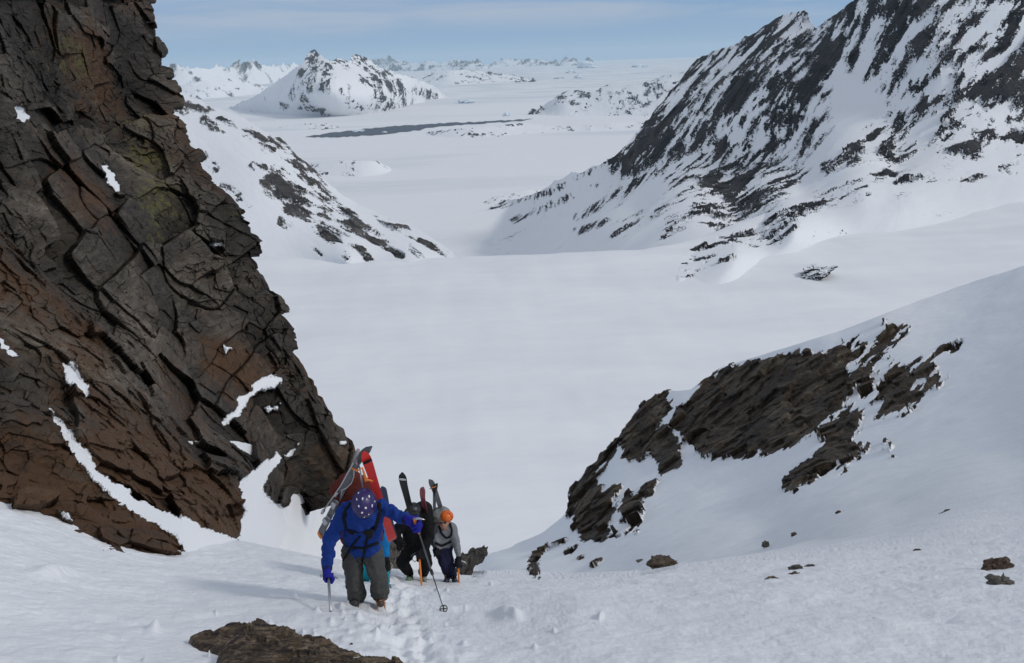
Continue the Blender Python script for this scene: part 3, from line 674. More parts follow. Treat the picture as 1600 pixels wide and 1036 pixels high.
# ------------------------------------------------------------------ rocks and stones lying on the snow
def smat(name, col, rough=0.75, spec=0.3, nsc=None, amt=0.3, bd=0.003, metal=0.0):
    m, t, b = newmat(name, rough, spec); b.inputs['Metallic'].default_value = metal
    if nsc:
        n = noise(t, obj_co(t), nsc, 5, 0.6)
        setc(t, b, mixc(t, 1.0, col, ramp(t, n, [(0.25, 1 - amt), (0.75, 1 + amt)]), 'MULTIPLY')); bump(t, b, n, bd, 0.6)
    else: setc(t, b, col)
    return m
def mat_boulder(name, pal, sc, frost=0.0):
    m, t, b = newmat(name, 0.8, 0.25); co = obj_co(t)
    rc, rb = rock_colour(t, co, sc, pal)
    sp = noise(t, co, 14 * sc, 5, 0.7)
    rc = mixc(t, ramp(t, sp, [(0.6, 0.0), (0.72, 0.4)]), rc, (0.25, 0.22, 0.19))
    if frost:
        g = t.nodes.new('ShaderNodeNewGeometry'); s_ = t.nodes.new('ShaderNodeSeparateXYZ'); t.links.new(g.outputs['Normal'], s_.inputs[0])
        f = math_(t, 'ADD', s_.outputs['Z'], math_(t, 'MULTIPLY', math_(t, 'SUBTRACT', noise(t, co, 2 * sc, 4, .6), .5), 0.7))
        rc = mixc(t, ramp(t, f, [(frost, 0.0), (frost + 0.05, 1.0)]), rc, SNOW)
    setc(t, b, rc); n_ = bump(t, b, rb, 0.05 / sc, 0.8); bump(t, b, sp, 0.008, 0.7, n_); return m
M_STONE = mat_boulder('rusty_stone', [(0.05, 0.035, 0.028), (0.085, 0.058, 0.042), (0.13, 0.09, 0.065), (0.2, 0.16, 0.12)], 1.6)
M_STONE2 = mat_boulder('grey_stone', [(0.045, 0.042, 0.04), (0.08, 0.074, 0.066), (0.14, 0.128, 0.11), (0.25, 0.23, 0.2)], 1.6)
M_PALE = mat_boulder('pale_stone', [(0.14, 0.125, 0.105), (0.2, 0.18, 0.15), (0.26, 0.24, 0.2), (0.32, 0.3, 0.26)], 2.0)
M_ICE = smat('berg_ice', (0.72, 0.79, 0.84), 0.5, 0.3, 0.01, 0.08, 3.0)
def surf_d(px, py): return 1 / float(near_w(np.array([float(px)]), np.array([float(py)]))[0])
def stone(name, px, py, wpx, hpx, d=None, mat=None, seed=0, label=None, cat='rock', group=None, lean=0.0, sub=4, sink=0.36, depthr=0.8, cut=0.5):
    """angular rock about wpx by hpx in size whose lower part sits in the snow at (px,py)"""
    d = d or surf_d(px, py); k = d / FPX; rx, rz = wpx * k / 2, hpx * k / 2
    bm = bmesh.new(); bmesh.ops.create_icosphere(bm, subdivisions=sub, radius=1)
    co = np.array([v.co[:] for v in bm.verts])
    b_, _ = blocks(co * 1.7 + seed * 3.1, seed, .9, .9); b2_, _ = blocks(co * 4.2 + seed, seed + 5, .9, .9)
    co = co * (1 + cut * b_ + 0.10 * b2_ + 0.18 * fbm(co * 2 + seed, 4, seed))[:, None]
    co = co * np.array([rx, rx * depthr, rz]); ca, sa = math.cos(lean), math.sin(lean)
    co = np.stack([co[:, 0] * ca + co[:, 2] * sa, co[:, 1], -co[:, 0] * sa + co[:, 2] * ca], -1)
    for v, c in zip(bm.verts, co): v.co = c
    me = bpy.data.meshes.new(name); bm.to_mesh(me); me.materials.append(mat or M_STONE)
    o = bpy.data.objects.new(name, me); C.objects.link(o); o.location = Vector(P(px, py, d)) + Vector((0, 0, rz * (1 - 2 * sink)))
    if label: tag(o, label, cat, group)
    return o
stone('rock', 1275, 430, 46, 17, d=float(dz(1275, 431, GLAC)), mat=mat_boulder('far_stone', PAL_DARK, .08, .7), seed=3, lean=-.2, label='lone dark rock rising from the smooth glacier near the foot of the right mountain', sub=5, sink=.3)
stone('boulder', 1034, 884, 40, 22, mat=mat_boulder('snow_capped_stone', [(0.045, 0.034, 0.028), (0.08, 0.06, 0.045), (0.12, 0.095, 0.07), (0.17, 0.14, 0.11)], 1.6), seed=4, label='rounded brown boulder half buried at the lip of the snow slope', cat='boulder')
stone('rock', 1558, 889, 42, 26, mat=M_STONE, seed=9, lean=-0.35, label='reddish pointed rock sticking out of the snow at the right edge, upper of two', depthr=.5)
stone('rock', 1562, 914, 40, 22, mat=M_STONE2, seed=12, label='dark flat rock with frost on top at the right edge, lower of two', depthr=.6)
g = 'small stones poking through the snow on the right'
for i, (x, y, a, b_, lb) in enumerate([(1205, 907, 22, 9, 'long thin dark stone lying lowest of the little cluster on the slope'), (1243, 889, 20, 8, 'small dark stone topmost in the cluster below the right outcrop'),
        (1241, 899, 16, 8, 'small brown stone just under the topmost stone of the cluster'), (1265, 886, 16, 5, 'thin stone sliver at the right end of the cluster'), (1240, 836, 9, 7, 'small dark stone alone on smooth snow right of centre'),
        (1195, 852, 11, 10, 'small upright stone between the boulder and the lone dark stone'), (1310, 802, 8, 7, 'tiny round stone alone high on the shaded slope'), (1485, 803, 30, 5, 'long thin rock sliver lying slanted on the right snow slope'),
        (1432, 862, 12, 6, 'small stone above the pair of rocks near the right edge'), (1000, 877, 10, 5, 'tiny stone left of the half buried boulder'), (908, 876, 10, 12, 'small dark upright stone left on the slope below the lower outcrop'), (932, 877, 8, 6, 'tiny flat stone beside the small upright stone under the outcrop'),
        (549 + 0, 1007, 5, 4, 'tiny dark pebble on the snow right of the foreground slab')]):
    stone('stone', x, y, a, b_, mat=M_STONE2 if i % 2 else M_STONE, seed=20 + i, label=lb, cat='stone', group=g, lean=-0.2, sub=3, depthr=.6)
stone('rock_fin', 733, 886, 26, 50, d=40, mat=M_STONE2, seed=41, lean=0.45, sub=5, cut=.6, label='upright jagged rock fin behind the orange helmeted climber', sink=.35, depthr=.5)
stone('rock_fin', 748, 872, 14, 34, d=42, mat=M_STONE2, seed=44, lean=0.6, sub=4, cut=.6, label='thin leaning rock blade right of the jagged fin', sink=.4, depthr=.5)
stone('rock', 612, 884, 40, 66, d=22, mat=M_STONE2, seed=47, sub=5, label='big dark rock behind the legs of the black clad climber', sink=.35)
stone('rock', 600, 897, 24, 26, d=20, mat=M_PALE, seed=49, sub=4, label='pale stone at the foot of the big dark rock between climbers', sink=.3)
for i, (x, y, a, b_, lb) in enumerate([(727, 161, 24, 8, 'low iceberg frozen into the fjord right of the pyramid peak'), (903, 122, 14, 6, 'small iceberg beyond the long snowy island, rightmost of a trio'), (893, 114, 14, 6, 'small iceberg behind the trio beyond the snowy island'),
        (917, 106, 24, 14, 'tallest iceberg near the skyline under the rock spires'), (872, 123, 16, 5, 'flat iceberg beyond the snowy island, left of the trio'), (793, 181, 12, 8, 'small iceberg beside the tip of the open water lead'), (1001, 105, 24, 6, 'wide flat iceberg near the skyline by the right ridge'),
        (560, 206, 18, 5, 'white ice floe drifting in the dark open water'), (601, 208, 8, 4, 'tiny ice floe at the near shore of the open water')]):
    stone('ice_floe' if 'floe' in lb else 'iceberg', x, y, a, b_, d=float(dz(x, y, SEA + 2)), mat=M_ICE, seed=60 + i, label=lb, cat='ice floe' if 'floe' in lb else 'iceberg', group='icebergs frozen in the fjord', sub=3, sink=.3)

# slab of rock breaking through the snow in the foreground
gx, gy = np.meshgrid(np.linspace(270, 760, 420), np.linspace(965, 1180, 260))
sdp = poly_sd(gx, gy, [(296, 1000), (330, 992), (352, 985), (400, 983), (450, 990), (480, 1002), (525, 1018), (575, 1034), (660, 1066), (740, 1150), (500, 1165), (380, 1120), (352, 1060), (338, 1036), (356, 1022), (332, 1013), (302, 1006)])
Vs = P(gx, gy, 1 / near_w(gx, gy)); nn = gnormal(Vs); nn = np.where((nn * Vs).sum(-1, keepdims=True) > 0, -nn, nn)
stq = Vs.copy() @ np.array([[.8, .3, .2], [-.5, .9, .1], [.1, .3, 1]])
lay = fbm(stq * np.array([2.0, 9.0, 9.0]), 5, 88, 0.6); bb, _ = blocks(stq * np.array([3, 7, 6.]), 91, .9, .8)
hh = np.where(sdp > 0, 0.012 * np.sqrt(np.maximum(sdp, 0)) + 0.02, sdp * 0.02) + sm(-2, 8, sdp) * (0.10 * lay + 0.06 * bb + 0.02 * fbm(Vs * 12, 4, 93))
m, t, b = newmat('slab_rock', .75, .3); co = obj_co(t)
bn = noise(t, mapping(t, co, (1.2, 5.5, 5.5), (0.5, 0.2, -0.5)), 3.5, 8, .7, .5); b2n = noise(t, co, 2.2, 6, .6)
sc_ = ramp(t, bn, [(.38, (.024, .019, .018)), (.47, (.065, .046, .034)), (.54, (.12, .085, .056)), (.60, (.24, .18, .12)), (.66, (.09, .062, .045))])
sc_ = mixc(t, 1.0, sc_, ramp(t, b2n, [(.3, .45), (.7, 1.35)]), 'MULTIPLY'); setc(t, b, sc_); n_ = bump(t, b, bn, .05, .9); bump(t, b, noise(t, co, 40, 5, .7), .008, .8, n_); M_SLAB = m
me_o = grid_mesh('rock_slab', Vs + nn * hh[..., None] , M_SLAB, smooth=True)
tag(me_o, 'rust brown layered rock slab breaking through the snow in the foreground', 'rock')

# ------------------------------------------------------------------ climbers
from mathutils.bvhtree import BVHTree
def V3(a): return Vector((float(a[0]), float(a[1]), float(a[2])))
def hull(bm, balls):
    """convex blob through balls [(p, r or (rx,ry,rz))]"""
    tb_ = bmesh.new(); bmesh.ops.create_icosphere(tb_, subdivisions=2, radius=1.0); base = [v.co.copy() for v in tb_.verts]; tb_.free(); vs = []
    for p, r in balls:
        r3 = Vector(r) if hasattr(r, '__len__') else Vector((r, r, r))
        vs += [bm.verts.new(V3(p) + Vector((q.x * r3.x, q.y * r3.y, q.z * r3.z))) for q in base]
    bmesh.ops.convex_hull(bm, input=vs)
    bmesh.ops.delete(bm, geom=[v for v in bm.verts if not v.link_faces], context='VERTS')
def blob(name, parts, mat, parent=None, voxel=0.016, smooth=4, folds=0.0, fsc=9.0, seed=0):
    """union of hulls, remeshed into one continuous surface; folds = cloth wrinkle height"""
    bm = bmesh.new()
    for balls in parts:
        b2 = bmesh.new(); hull(b2, balls); tmp = bpy.data.meshes.new('t'); b2.to_mesh(tmp); b2.free(); bm.from_mesh(tmp); bpy.data.meshes.remove(tmp)
    me = bpy.data.meshes.new(name); bm.to_mesh(me); bm.free()
    o = bpy.data.objects.new(name, me); C.objects.link(o)
    md = o.modifiers.new('r', 'REMESH'); md.mode = 'VOXEL'; md.voxel_size = voxel
    ms = o.modifiers.new('s', 'SMOOTH'); ms.iterations = smooth; ms.factor = 0.5
    dg = bpy.context.evaluated_depsgraph_get(); dg.update(); ev = o.evaluated_get(dg)
    m2 = bpy.data.meshes.new_from_object(ev); o.modifiers.clear(); o.data = m2; bpy.data.meshes.remove(me); m2.name = name
    if folds:
        n = len(m2.vertices); co = np.empty(n * 3, np.float32); m2.vertices.foreach_get('co', co); co = co.reshape(-1, 3).astype(float)
        no = np.empty(n * 3, np.float32); m2.vertices.foreach_get('normal', no); no = no.reshape(-1, 3)
        w_ = fbm(co * fsc * np.array([1, 1, 0.6]), 3, seed + 500); fo = (1 - np.abs(w_) * 2.6) * 0.6 + fbm(co * fsc * 2.3, 3, seed + 510)
        co = co + no * (folds * fo)[:, None]; m2.vertices.foreach_set('co', co.reshape(-1).astype(np.float32)); m2.update()
    m2.polygons.foreach_set('use_smooth', np.ones(len(m2.polygons), bool))
    m2.materials.clear(); m2.materials.append(mat)
    if parent: o.parent = parent; o.matrix_parent_inverse = parent.matrix_world.inverted()
    return o
def link(name, bm, mat, parent=None, smooth=True):
    me = bpy.data.meshes.new(name); bmesh.ops.recalc_face_normals(bm, faces=bm.faces); bm.to_mesh(me); bm.free(); me.materials.append(mat)
    if smooth: me.polygons.foreach_set('use_smooth', np.ones(len(me.polygons), bool))
    o = bpy.data.objects.new(name, me); C.objects.link(o)
    if parent: o.parent = parent; o.matrix_parent_inverse = parent.matrix_world.inverted()
    return o
def frame_of(pts):
    fr = []
    for i in range(len(pts)):
        a = pts[max(i - 1, 0)]; b = pts[min(i + 1, len(pts) - 1)]; fr.append((b - a).normalized())
    return fr
def tube(bm, pts, r, seg_=8, flat=None, ref=None):
    """tube along points; r number or list; flat=(w,h) ribbon section, ref = ribbon normal(s)"""
    pts = [V3(p) for p in pts]; T = frame_of(pts); rings = []
    for i, p in enumerate(pts):
        n = ref[i] if isinstance(ref, list) else (ref or Vector((0, 0, 1)))
        s_ = T[i].cross(n)
        if s_.length < 1e-4: s_ = T[i].cross(Vector((1, 0, 0)))
        s_.normalize(); n = s_.cross(T[i]).normalized()
        rr = r[i] if hasattr(r, '__len__') else r; ring = []
        for k in range(seg_):
            a = 2 * math.pi * k / seg_; ww, hh_ = (flat if flat else (rr, rr))
            ring.append(bm.verts.new(p + s_ * math.cos(a) * ww + n * math.sin(a) * hh_))
        rings.append(ring)
    for a, b in zip(rings[:-1], rings[1:]):
        for k in range(seg_): bm.faces.new((a[k], a[(k + 1) % seg_], b[(k + 1) % seg_], b[k]))
    bm.faces.new(rings[0]); bm.faces.new(rings[-1])
def tubeobj(name, pts, r, mat, parent=None, **k):
    bm = bmesh.new(); tube(bm, pts, r, **k); return link(name, bm, mat, parent)
def empty(name, loc, label=None, cat=None, group=None):
    o = bpy.data.objects.new(name, None); C.objects.link(o); o.location = V3(loc); o.empty_display_size = 0.2
    bpy.context.view_layer.update()
    if label: tag(o, label, cat, group)
    return o
VIEW = V3(P(800, 518, 1.0)).normalized()
def cloth(name, col, nsc=60, amt=0.25): return smat(name, col, 0.85, 0.15, nsc, amt, 0.004)
M_BLACK = cloth('black_fabric', (0.012, 0.012, 0.014)); M_SKIN = smat('skin', (0.35, 0.19, 0.13), 0.5, 0.4, 40, 0.12)
M_SILVER = smat('brushed_metal', (0.5, 0.51, 0.53), 0.35, 0.5, metal=0.85); M_DARKMETAL = smat('dark_metal', (0.09, 0.09, 0.10), 0.4, 0.5, metal=0.6)
M_ORANGE = smat('orange_paint', (0.75, 0.21, 0.03), 0.5, 0.4, 30, 0.15); M_BOOT = smat('dark_boot_plastic', (0.025, 0.025, 0.028), 0.5, 0.4, 30, 0.2)
M_HAIR = smat('brown_hair', (0.05, 0.03, 0.018), 0.7, 0.3, 80, 0.3); M_LENS = smat('dark_lens', (0.01, 0.01, 0.012), 0.15, 0.6)

def hand(name, grip, axis, wrist, mat, parent, size=1.0):
    """gloved hand closed round a shaft: palm on one side, four fingers wrapped, thumb against them"""
    g0, w0 = V3(grip), V3(wrist); ax = V3(axis).normalized(); back = (w0 - g0)
    side = (back - ax * back.dot(ax));
    if side.length < 0.02: side = (-VIEW - ax * (-VIEW).dot(ax))
    side.normalize(); o_ = ax.cross(side).normalized(); s = size; parts = []
    palm = g0 + side * 0.030 * s
    parts.append([(palm + ax * 0.034 * s, 0.020 * s), (palm - ax * 0.034 * s, 0.019 * s), (palm + side * 0.04 * s + ax * 0.02 * s, 0.02 * s), (palm + side * 0.04 * s - ax * 0.02 * s, 0.02 * s), (w0, 0.034 * s)])
    for k, (off, ln) in enumerate(((0.034, 1.0), (0.0115, 1.1), (-0.0115, 1.02), (-0.034, 0.86))):
        pr = None
        for j in range(5):
            a = math.pi * (0.12 + 0.33 * j * ln / 1.0); rr = 0.031 * s
            q = g0 + ax * off * s + (side * math.cos(a) + o_ * math.sin(a)) * rr
            if pr is not None: parts.append([(pr, (0.0115 - 0.0007 * j) * s), (q, (0.0108 - 0.0007 * j) * s)])
            pr = q
    th = [palm - o_ * 0.012 * s + ax * 0.03 * s + side * 0.01, g0 - o_ * 0.033 * s + ax * 0.045 * s, g0 - o_ * 0.018 * s - side * 0.026 * s + ax * 0.05 * s]
    for a, b in zip(th[:-1], th[1:]): parts.append([(a, 0.0135 * s), (b, 0.012 * s)])
    return blob(name, parts, mat, parent, voxel=0.0055, smooth=2)

class Climber:
    def __init__(s, feet, label, d=None):
        s.d0 = d or surf_d(*feet); s.root = empty('person', P(feet[0], feet[1], s.d0), label, 'person', 'climbers coming up the snow gully'); s.pieces = []
        s.k = s.d0 / FPX
    def J(s, j): return P(j[0], j[1], s.d0 + (j[2] if len(j) > 2 else 0))
    def limb(s, js, rs): return [[(s.J(a), ra), (s.J(b), rb)] for a, b, ra, rb in zip(js[:-1], js[1:], rs[:-1], rs[1:])]
    def add(s, o): s.pieces.append(o); return o
    def bvh(s, objs=None):
        vs, fs = [], []
        for o in (objs or s.pieces):
            b0_ = len(vs); mw = o.matrix_world
            vs += [mw @ v.co for v in o.data.vertices]; fs += [[b0_ + i for i in p.vertices] for p in o.data.polygons]
        return BVHTree.FromPolygons(vs, fs)
    def strap(s, name, pix, mat, parent, wdt=0.02, objs=None, lift=0.006, n=14):
        bpy.context.view_layer.update(); T = s.bvh(objs); pts, ns = [], []; pix = np.array(pix, float)
        L = np.concatenate([[0], np.cumsum(np.hypot(*(pix[1:] - pix[:-1]).T))])
        for t_ in np.linspace(0, L[-1], n):
            x, y = np.interp(t_, L, pix[:, 0]), np.interp(t_, L, pix[:, 1]); dr = pv(x, y, 1.0).normalized()
            h = T.ray_cast(Vector((0, 0, 0)), dr)
            if h[0] is None: continue
            pts.append(h[0] + h[1] * lift); ns.append(h[1])
        if len(pts) < 3: return None
        P_ = [pts[0]] + [(pts[i - 1] + pts[i] * 2 + pts[i + 1]) / 4 for i in range(1, len(pts) - 1)] + [pts[-1]]
        return tubeobj(name, P_, 0.01, mat, parent, flat=(wdt, 0.005), ref=ns)
def helmet(c, cx, cy, dd, rx, ry, mat, vents=(), vmat=None, face=(0, 0, 0), strapc=None):
    ctr = V3(c.J((cx, cy, dd))); k = (c.d0 + dd) / FPX; a, b_ = rx * k, ry * k
    right = MC @ Vector((1, 0, 0)); upv = MC @ Vector((0, 1, 0)); fwv = MC @ Vector((0, 0, -1))
    bm = bmesh.new(); bmesh.ops.create_uvsphere(bm, u_segments=48, v_segments=32, radius=1)
    for v in bm.verts:
        x, y, z = v.co; ridge = 1 + 0.035 * max(0, math.cos(x * 9)) * (1 if abs(x) < .55 else 0.3)
        z2 = z * 1.05 if z > 0 else z * 0.95
        v.co = ctr + (right * x * a + upv * y * b_ - fwv * z2 * (a + b_) * 0.52) * ridge
    h = link('helmet', bm, mat, c.root); c.add(h)
    rim = [ctr + (right * math.cos(t_) * a * 1.02 + upv * math.sin(t_) * b_ * 1.02) + fwv * 0.02 for t_ in np.linspace(0, 2 * math.pi, 40)]
    tubeobj('rim', rim, 0.008, mat, h)
    if vents:
        bpy.context.view_layer.update(); T = c.bvh([h])
        for (vx, vy, w_, hh_, ang) in vents:
            dr = pv(vx, vy, 1).normalized(); q = T.ray_cast(Vector((0, 0, 0)), dr)
            if q[0] is None: continue
            n = q[1]; u_ = (right - n * right.dot(n)).normalized(); v_ = n.cross(u_); bm = bmesh.new(); ca, sa = math.cos(ang), math.sin(ang); top = []
            for kk in range(14):
                t_ = 2 * math.pi * kk / 14; ex = abs(math.cos(t_)) ** .7 * math.copysign(1, math.cos(t_)) * w_ * k; ey = abs(math.sin(t_)) ** .7 * math.copysign(1, math.sin(t_)) * hh_ * k
                top.append(q[0] + u_ * (ex * ca - ey * sa) + v_ * (ex * sa + ey * ca))
            up_ = [bm.verts.new(p + n * 0.004) for p in top]; dn = [bm.verts.new(p - n * 0.006) for p in top]; bm.faces.new(up_)
            for kk in range(14): bm.faces.new((up_[kk], dn[kk], dn[(kk + 1) % 14], up_[(kk + 1) % 14]))
            link('vent', bm, vmat, h)
    return h
def boot(c, ank, toe, mat, crampon=None, r=0.05):
    A, T_ = V3(c.J(ank)), V3(c.J(toe)); dn = Vector((0, 0, -1))
    b = blob('boot', [[(A, r), (A + dn * 0.05, r)], [(A + dn * 0.05, r * .95), (T_, r * .8)], [(A + dn * .05 - (T_ - A) * .25, r * .8), (T_, r * .75)]], mat, c.root, voxel=0.011, smooth=3)
    c.add(b)
    if crampon:
        bm = bmesh.new(); d_ = (T_ - A); d_.z = 0; d_.normalize(); sd_ = d_.cross(Vector((0, 0, 1)))
        base = Vector((T_.x, T_.y, min(T_.z, A.z) - 0.01)) 
        for i in range(5):
            for sgn in (-1, 1):
                p = T_ - d_ * (0.055 * i - 0.03) + sd_ * sgn * 0.04 + dn * 0.03
                tube(bm, [p, p + dn * 0.035 + d_ * (0.02 if i == 0 else 0)], [0.009, 0.002], seg_=5, ref=Vector((1, 0, 0)))
        tube(bm, [T_ + d_ * .03 + sd_ * .04 + dn * .028, T_ - d_ * .2 + sd_ * .035 + dn * .03], 0.008, seg_=6); tube(bm, [T_ + d_ * .03 - sd_ * .04 + dn * .028, T_ - d_ * .2 - sd_ * .035 + dn * .03], 0.008, seg_=6)
        tube(bm, [T_ + sd_ * .05, T_ + Vector((0, 0, .045)) , T_ - sd_ * .05], 0.007, seg_=6)
        link('crampon', bm, crampon, b)
    return b
def body(c, js, head, hr, legs, arms, extra=()):
    """the figure itself: one continuous skin surface under the clothes"""
    parts = []
    hp = c.J(js['hip']); ch = c.J(js['chest'])
    parts.append([(hp, 0.09), (ch, 0.085)]); parts.append([(ch, 0.06), (c.J(head), 0.055)])
    H = V3(c.J(head)); parts.append([(H, hr), (H + Vector((0, 0, -0.03)) - VIEW * 0.02, hr * .82)])
    for l in legs: parts += c.limb(l, [0.075, 0.055, 0.045])
    for a in arms: parts += c.limb(a, [0.05, 0.042, 0.03])
    for a in arms:
        w0 = V3(c.J(a[-1])); parts.append([(w0, 0.028), (w0 + (w0 - V3(c.J(a[-2]))).normalized() * 0.05, 0.022)])
    for e in extra: parts.append(e)
    return blob('body', parts, M_SKIN, c.root, voxel=0.013, smooth=2)
def ski(name, tip, tail, facing, width, topm, basem, label, bind=None, tipcurve=0.10, tcol=None, mark=None, group='skis carried on packs', skinm=None):
    """a ski: shaped plank with sidecut and upturned tip, metal edges, binding"""
    A, B = V3(tip), V3(tail); ax = (A - B); L = ax.length; ax.normalize()
    f = V3(facing); f = (f - ax * f.dot(ax)).normalized(); s_ = ax.cross(f).normalized()
    root = empty(name, B, label, 'ski', group)
    n = 40; up, dn, ct = [], [], []
    bmb = bmesh.new(); bmt = bmesh.new(); rb, rt = [], []
    for i in range(n + 1):
        t_ = i / n; w_ = width / 2 * (0.80 + 0.25 * (2 * t_ - 1) ** 2)
        if t_ > 0.93: w_ *= math.sqrt(max(0.02, 1 - ((t_ - 0.93) / 0.07) ** 2))
        if t_ < 0.02: w_ *= 0.75 + 0.25 * t_ / 0.02
        bend = tipcurve * max(0, (t_ - 0.84) / 0.16) ** 2 + 0.02 * max(0, (0.06 - t_) / 0.06) ** 2
        c0 = B + ax * L * t_ - f * bend; th = 0.006
        rb.append([bmb.verts.new(c0 + s_ * w_ + f * 0), bmb.verts.new(c0 + s_ * w_ + f * th), bmb.verts.new(c0 - s_ * w_ + f * th), bmb.verts.new(c0 - s_ * w_)])
        w2 = w_ * 0.96
        rt.append([bmt.verts.new(c0 + s_ * w2 - f * 0.001), bmt.verts.new(c0 - s_ * w2 - f * 0.001), bmt.verts.new(c0 - s_ * w2 * .9 - f * 0.010), bmt.verts.new(c0 + s_ * w2 * .9 - f * 0.010)])
    for bm, R_ in ((bmb, rb), (bmt, rt)):
        for a, b in zip(R_[:-1], R_[1:]):
            for k in range(4): bm.faces.new((a[k], a[(k + 1) % 4], b[(k + 1) % 4], b[k]))
        bm.faces.new(R_[0]); bm.faces.new(R_[-1])
    link('ski_base', bmb, basem, root, False); link('ski_top', bmt, topm, root, False)
    bpts = [B + ax * L * t_ + f * 0.004 for t_ in (0.02, 0.3, 0.6, 0.85)]
    if bind:
        for t_, nm in ((0.52, 'toe_binding'), (0.36, 'heel_binding')):
            q = B + ax * L * t_ - f * 0.012; bm = bmesh.new()
            for (o1, o2, o3, sx, sy, sz) in ((0, 0, .012, .032, .05, .012), (0, .02, .035, .024, .018, .02), (0, -.025, .03, .03, .012, .014), (.022, 0, .045, .006, .03, .012), (-.022, 0, .045, .006, .03, .012)):
                res = bmesh.ops.create_cube(bm, size=2)
                for v in res['verts']: v.co = q + s_ * (o1 + v.co.x * sx) + ax * (o2 + v.co.y * sy) - f * (o3 + v.co.z * sz)
            bmesh.ops.bevel(bm, geom=bm.edges[:], offset=0.003, segments=1, affect='EDGES')
            link(nm, bm, bind, root, False)
    if mark: # coloured tail / tip band
        for (t0, t1, mm) in mark:
            bm = bmesh.new(); tube(bm, [B + ax * L * t0 + f * .0035, B + ax * L * t1 + f * .0035], 0.01, seg_=4, flat=(width * .47, .008), ref=f); link('band', bm, mm, root, False)
    return root
def axe(top, tip, side, shaftm, label, headm=M_SILVER, spike=None, L=0.13, group='ice axes in use'):
    A, B = V3(top), V3(tip); ax = (B - A).normalized(); sd_ = V3(side); sd_ = (sd_ - ax * sd_.dot(ax)).normalized()
    root = empty('ice_axe', B, label, 'ice axe', group)
    tubeobj('shaft', [A, A.lerp(B, .5), A.lerp(B, .93)], 0.0135, shaftm, root, seg_=10, flat=(0.016, 0.011), ref=sd_.cross(ax))
    tubeobj('spike', [A.lerp(B, .92), B + ax * 0.05], [0.012, 0.003], spike or M_SILVER, root)
    tubeobj('pick', [A - sd_ * 0.01, A + sd_ * L * .5 - ax * .004, A + sd_ * L * .85 + ax * .015, A + sd_ * L * 1.1 + ax * 0.045], [0.016, 0.013, 0.009, 0.003], headm, root, seg_=6)
    tubeobj('adze', [A, A - sd_ * 0.05, A - sd_ * 0.085 + ax * .012], [0.014, 0.012, 0.02], headm, root, seg_=6)
    return root
def pole(top, tip, label, gripm, pick=None, basket=True, r=0.008, group='ski poles in use'):
    A, B = V3(top), V3(tip); ax = (B - A).normalized(); root = empty('ski_pole', B, label, 'ski pole', group)
    tubeobj('shaft', [A.lerp(B, .1), A.lerp(B, .55)], r, M_DARKMETAL, root); tubeobj('lower_shaft', [A.lerp(B, .53), B + ax * .03], [r * .8, r * .6], M_DARKMETAL, root)
    tubeobj('clamp', [A.lerp(B, .52), A.lerp(B, .56)], r * 2.0, M_BOOT, root)
    tubeobj('grip', [A, A.lerp(B, .04), A.lerp(B, .13)], [0.02, 0.016, 0.015], gripm, root)
    if basket:
        bm = bmesh.new(); q = B - ax * 0.05; u_ = ax.cross(Vector((0, 1, 0))).normalized(); v_ = ax.cross(u_)
        tube(bm, [q + u_ * math.cos(t_) * .045 + v_ * math.sin(t_) * .045 for t_ in np.linspace(0, 2 * math.pi, 21)], 0.007, seg_=6)
        for a_ in range(4):
            t_ = a_ * math.pi / 2; tube(bm, [q, q + u_ * math.cos(t_) * .045 + v_ * math.sin(t_) * .045], 0.007, seg_=6)
        link('basket', bm, M_DARKMETAL, root)
    if pick is not None:
        p1 = V3(pick); m_ = A.lerp(p1, .5) + Vector((0, 0, .01)); tubeobj('pick', [A, m_, p1], [0.016, 0.012, 0.003], M_SILVER, root, seg_=6)
    return root
TOCAM = -VIEW
def pack(c, name, balls, mat, label, voxel=0.018, extra=None):
    o = blob('pack_bag', [[(c.J(j), r) for j, r in b] for b in balls], mat, None, voxel=voxel, smooth=4, folds=0.012, fsc=8, seed=len(label))
    root = empty('backpack', c.J(balls[0][0][0]), label, 'backpack', 'packs worn by the climbers')
    o.parent = root; o.matrix_parent_inverse = root.matrix_world.inverted(); return root, o

# ---- climber one: blue jacket, purple helmet
c = Climber((575, 944), 'climber in royal blue jacket and dotted purple helmet, bent forward ahead of the others')
jk = cloth('royal_blue_fabric', (0.012, 0.042, 0.22), 90); tr = cloth('grey_trouser_fabric', (0.068, 0.068, 0.064), 70)
arms = [[(538, 800, -.60), (514, 847, -.60), (511, 882, -.50)], [(596, 793, -.60), (625, 808, -.68), (643, 815, -.78)]]
legs = [[(551, 862, -.24), (553, 902, -.20), (557, 934, -.06)], [(579, 860, -.24), (589, 899, -.24), (593, 930, -.06)]]
body(c, {'hip': (565, 850, -.28), 'chest': (567, 812, -.55)}, (568, 792, -.72), 0.085, legs, arms)
j1 = c.add(blob('jacket', [[(c.J((554, 846, -.30)), .115), (c.J((579, 846, -.30)), .115), (c.J((553, 808, -.55)), .12), (c.J((582, 806, -.55)), .12)],
    [(c.J((543, 800, -.58)), .105), (c.J((592, 796, -.58)), .10), (c.J((568, 800, -.62)), .12)], [(c.J((559, 854, -.28)), .125), (c.J((576, 854, -.28)), .125)]]
    + c.limb(arms[0], [.088, .070, .054]) + c.limb(arms[1], [.085, .066, .050])
    + [[(c.J((560, 806, -.66)), .08), (c.J((577, 806, -.66)), .08), (c.J((568, 822, -.58)), .08)]], jk, c.root, voxel=.012, folds=.022, fsc=9, seed=1))
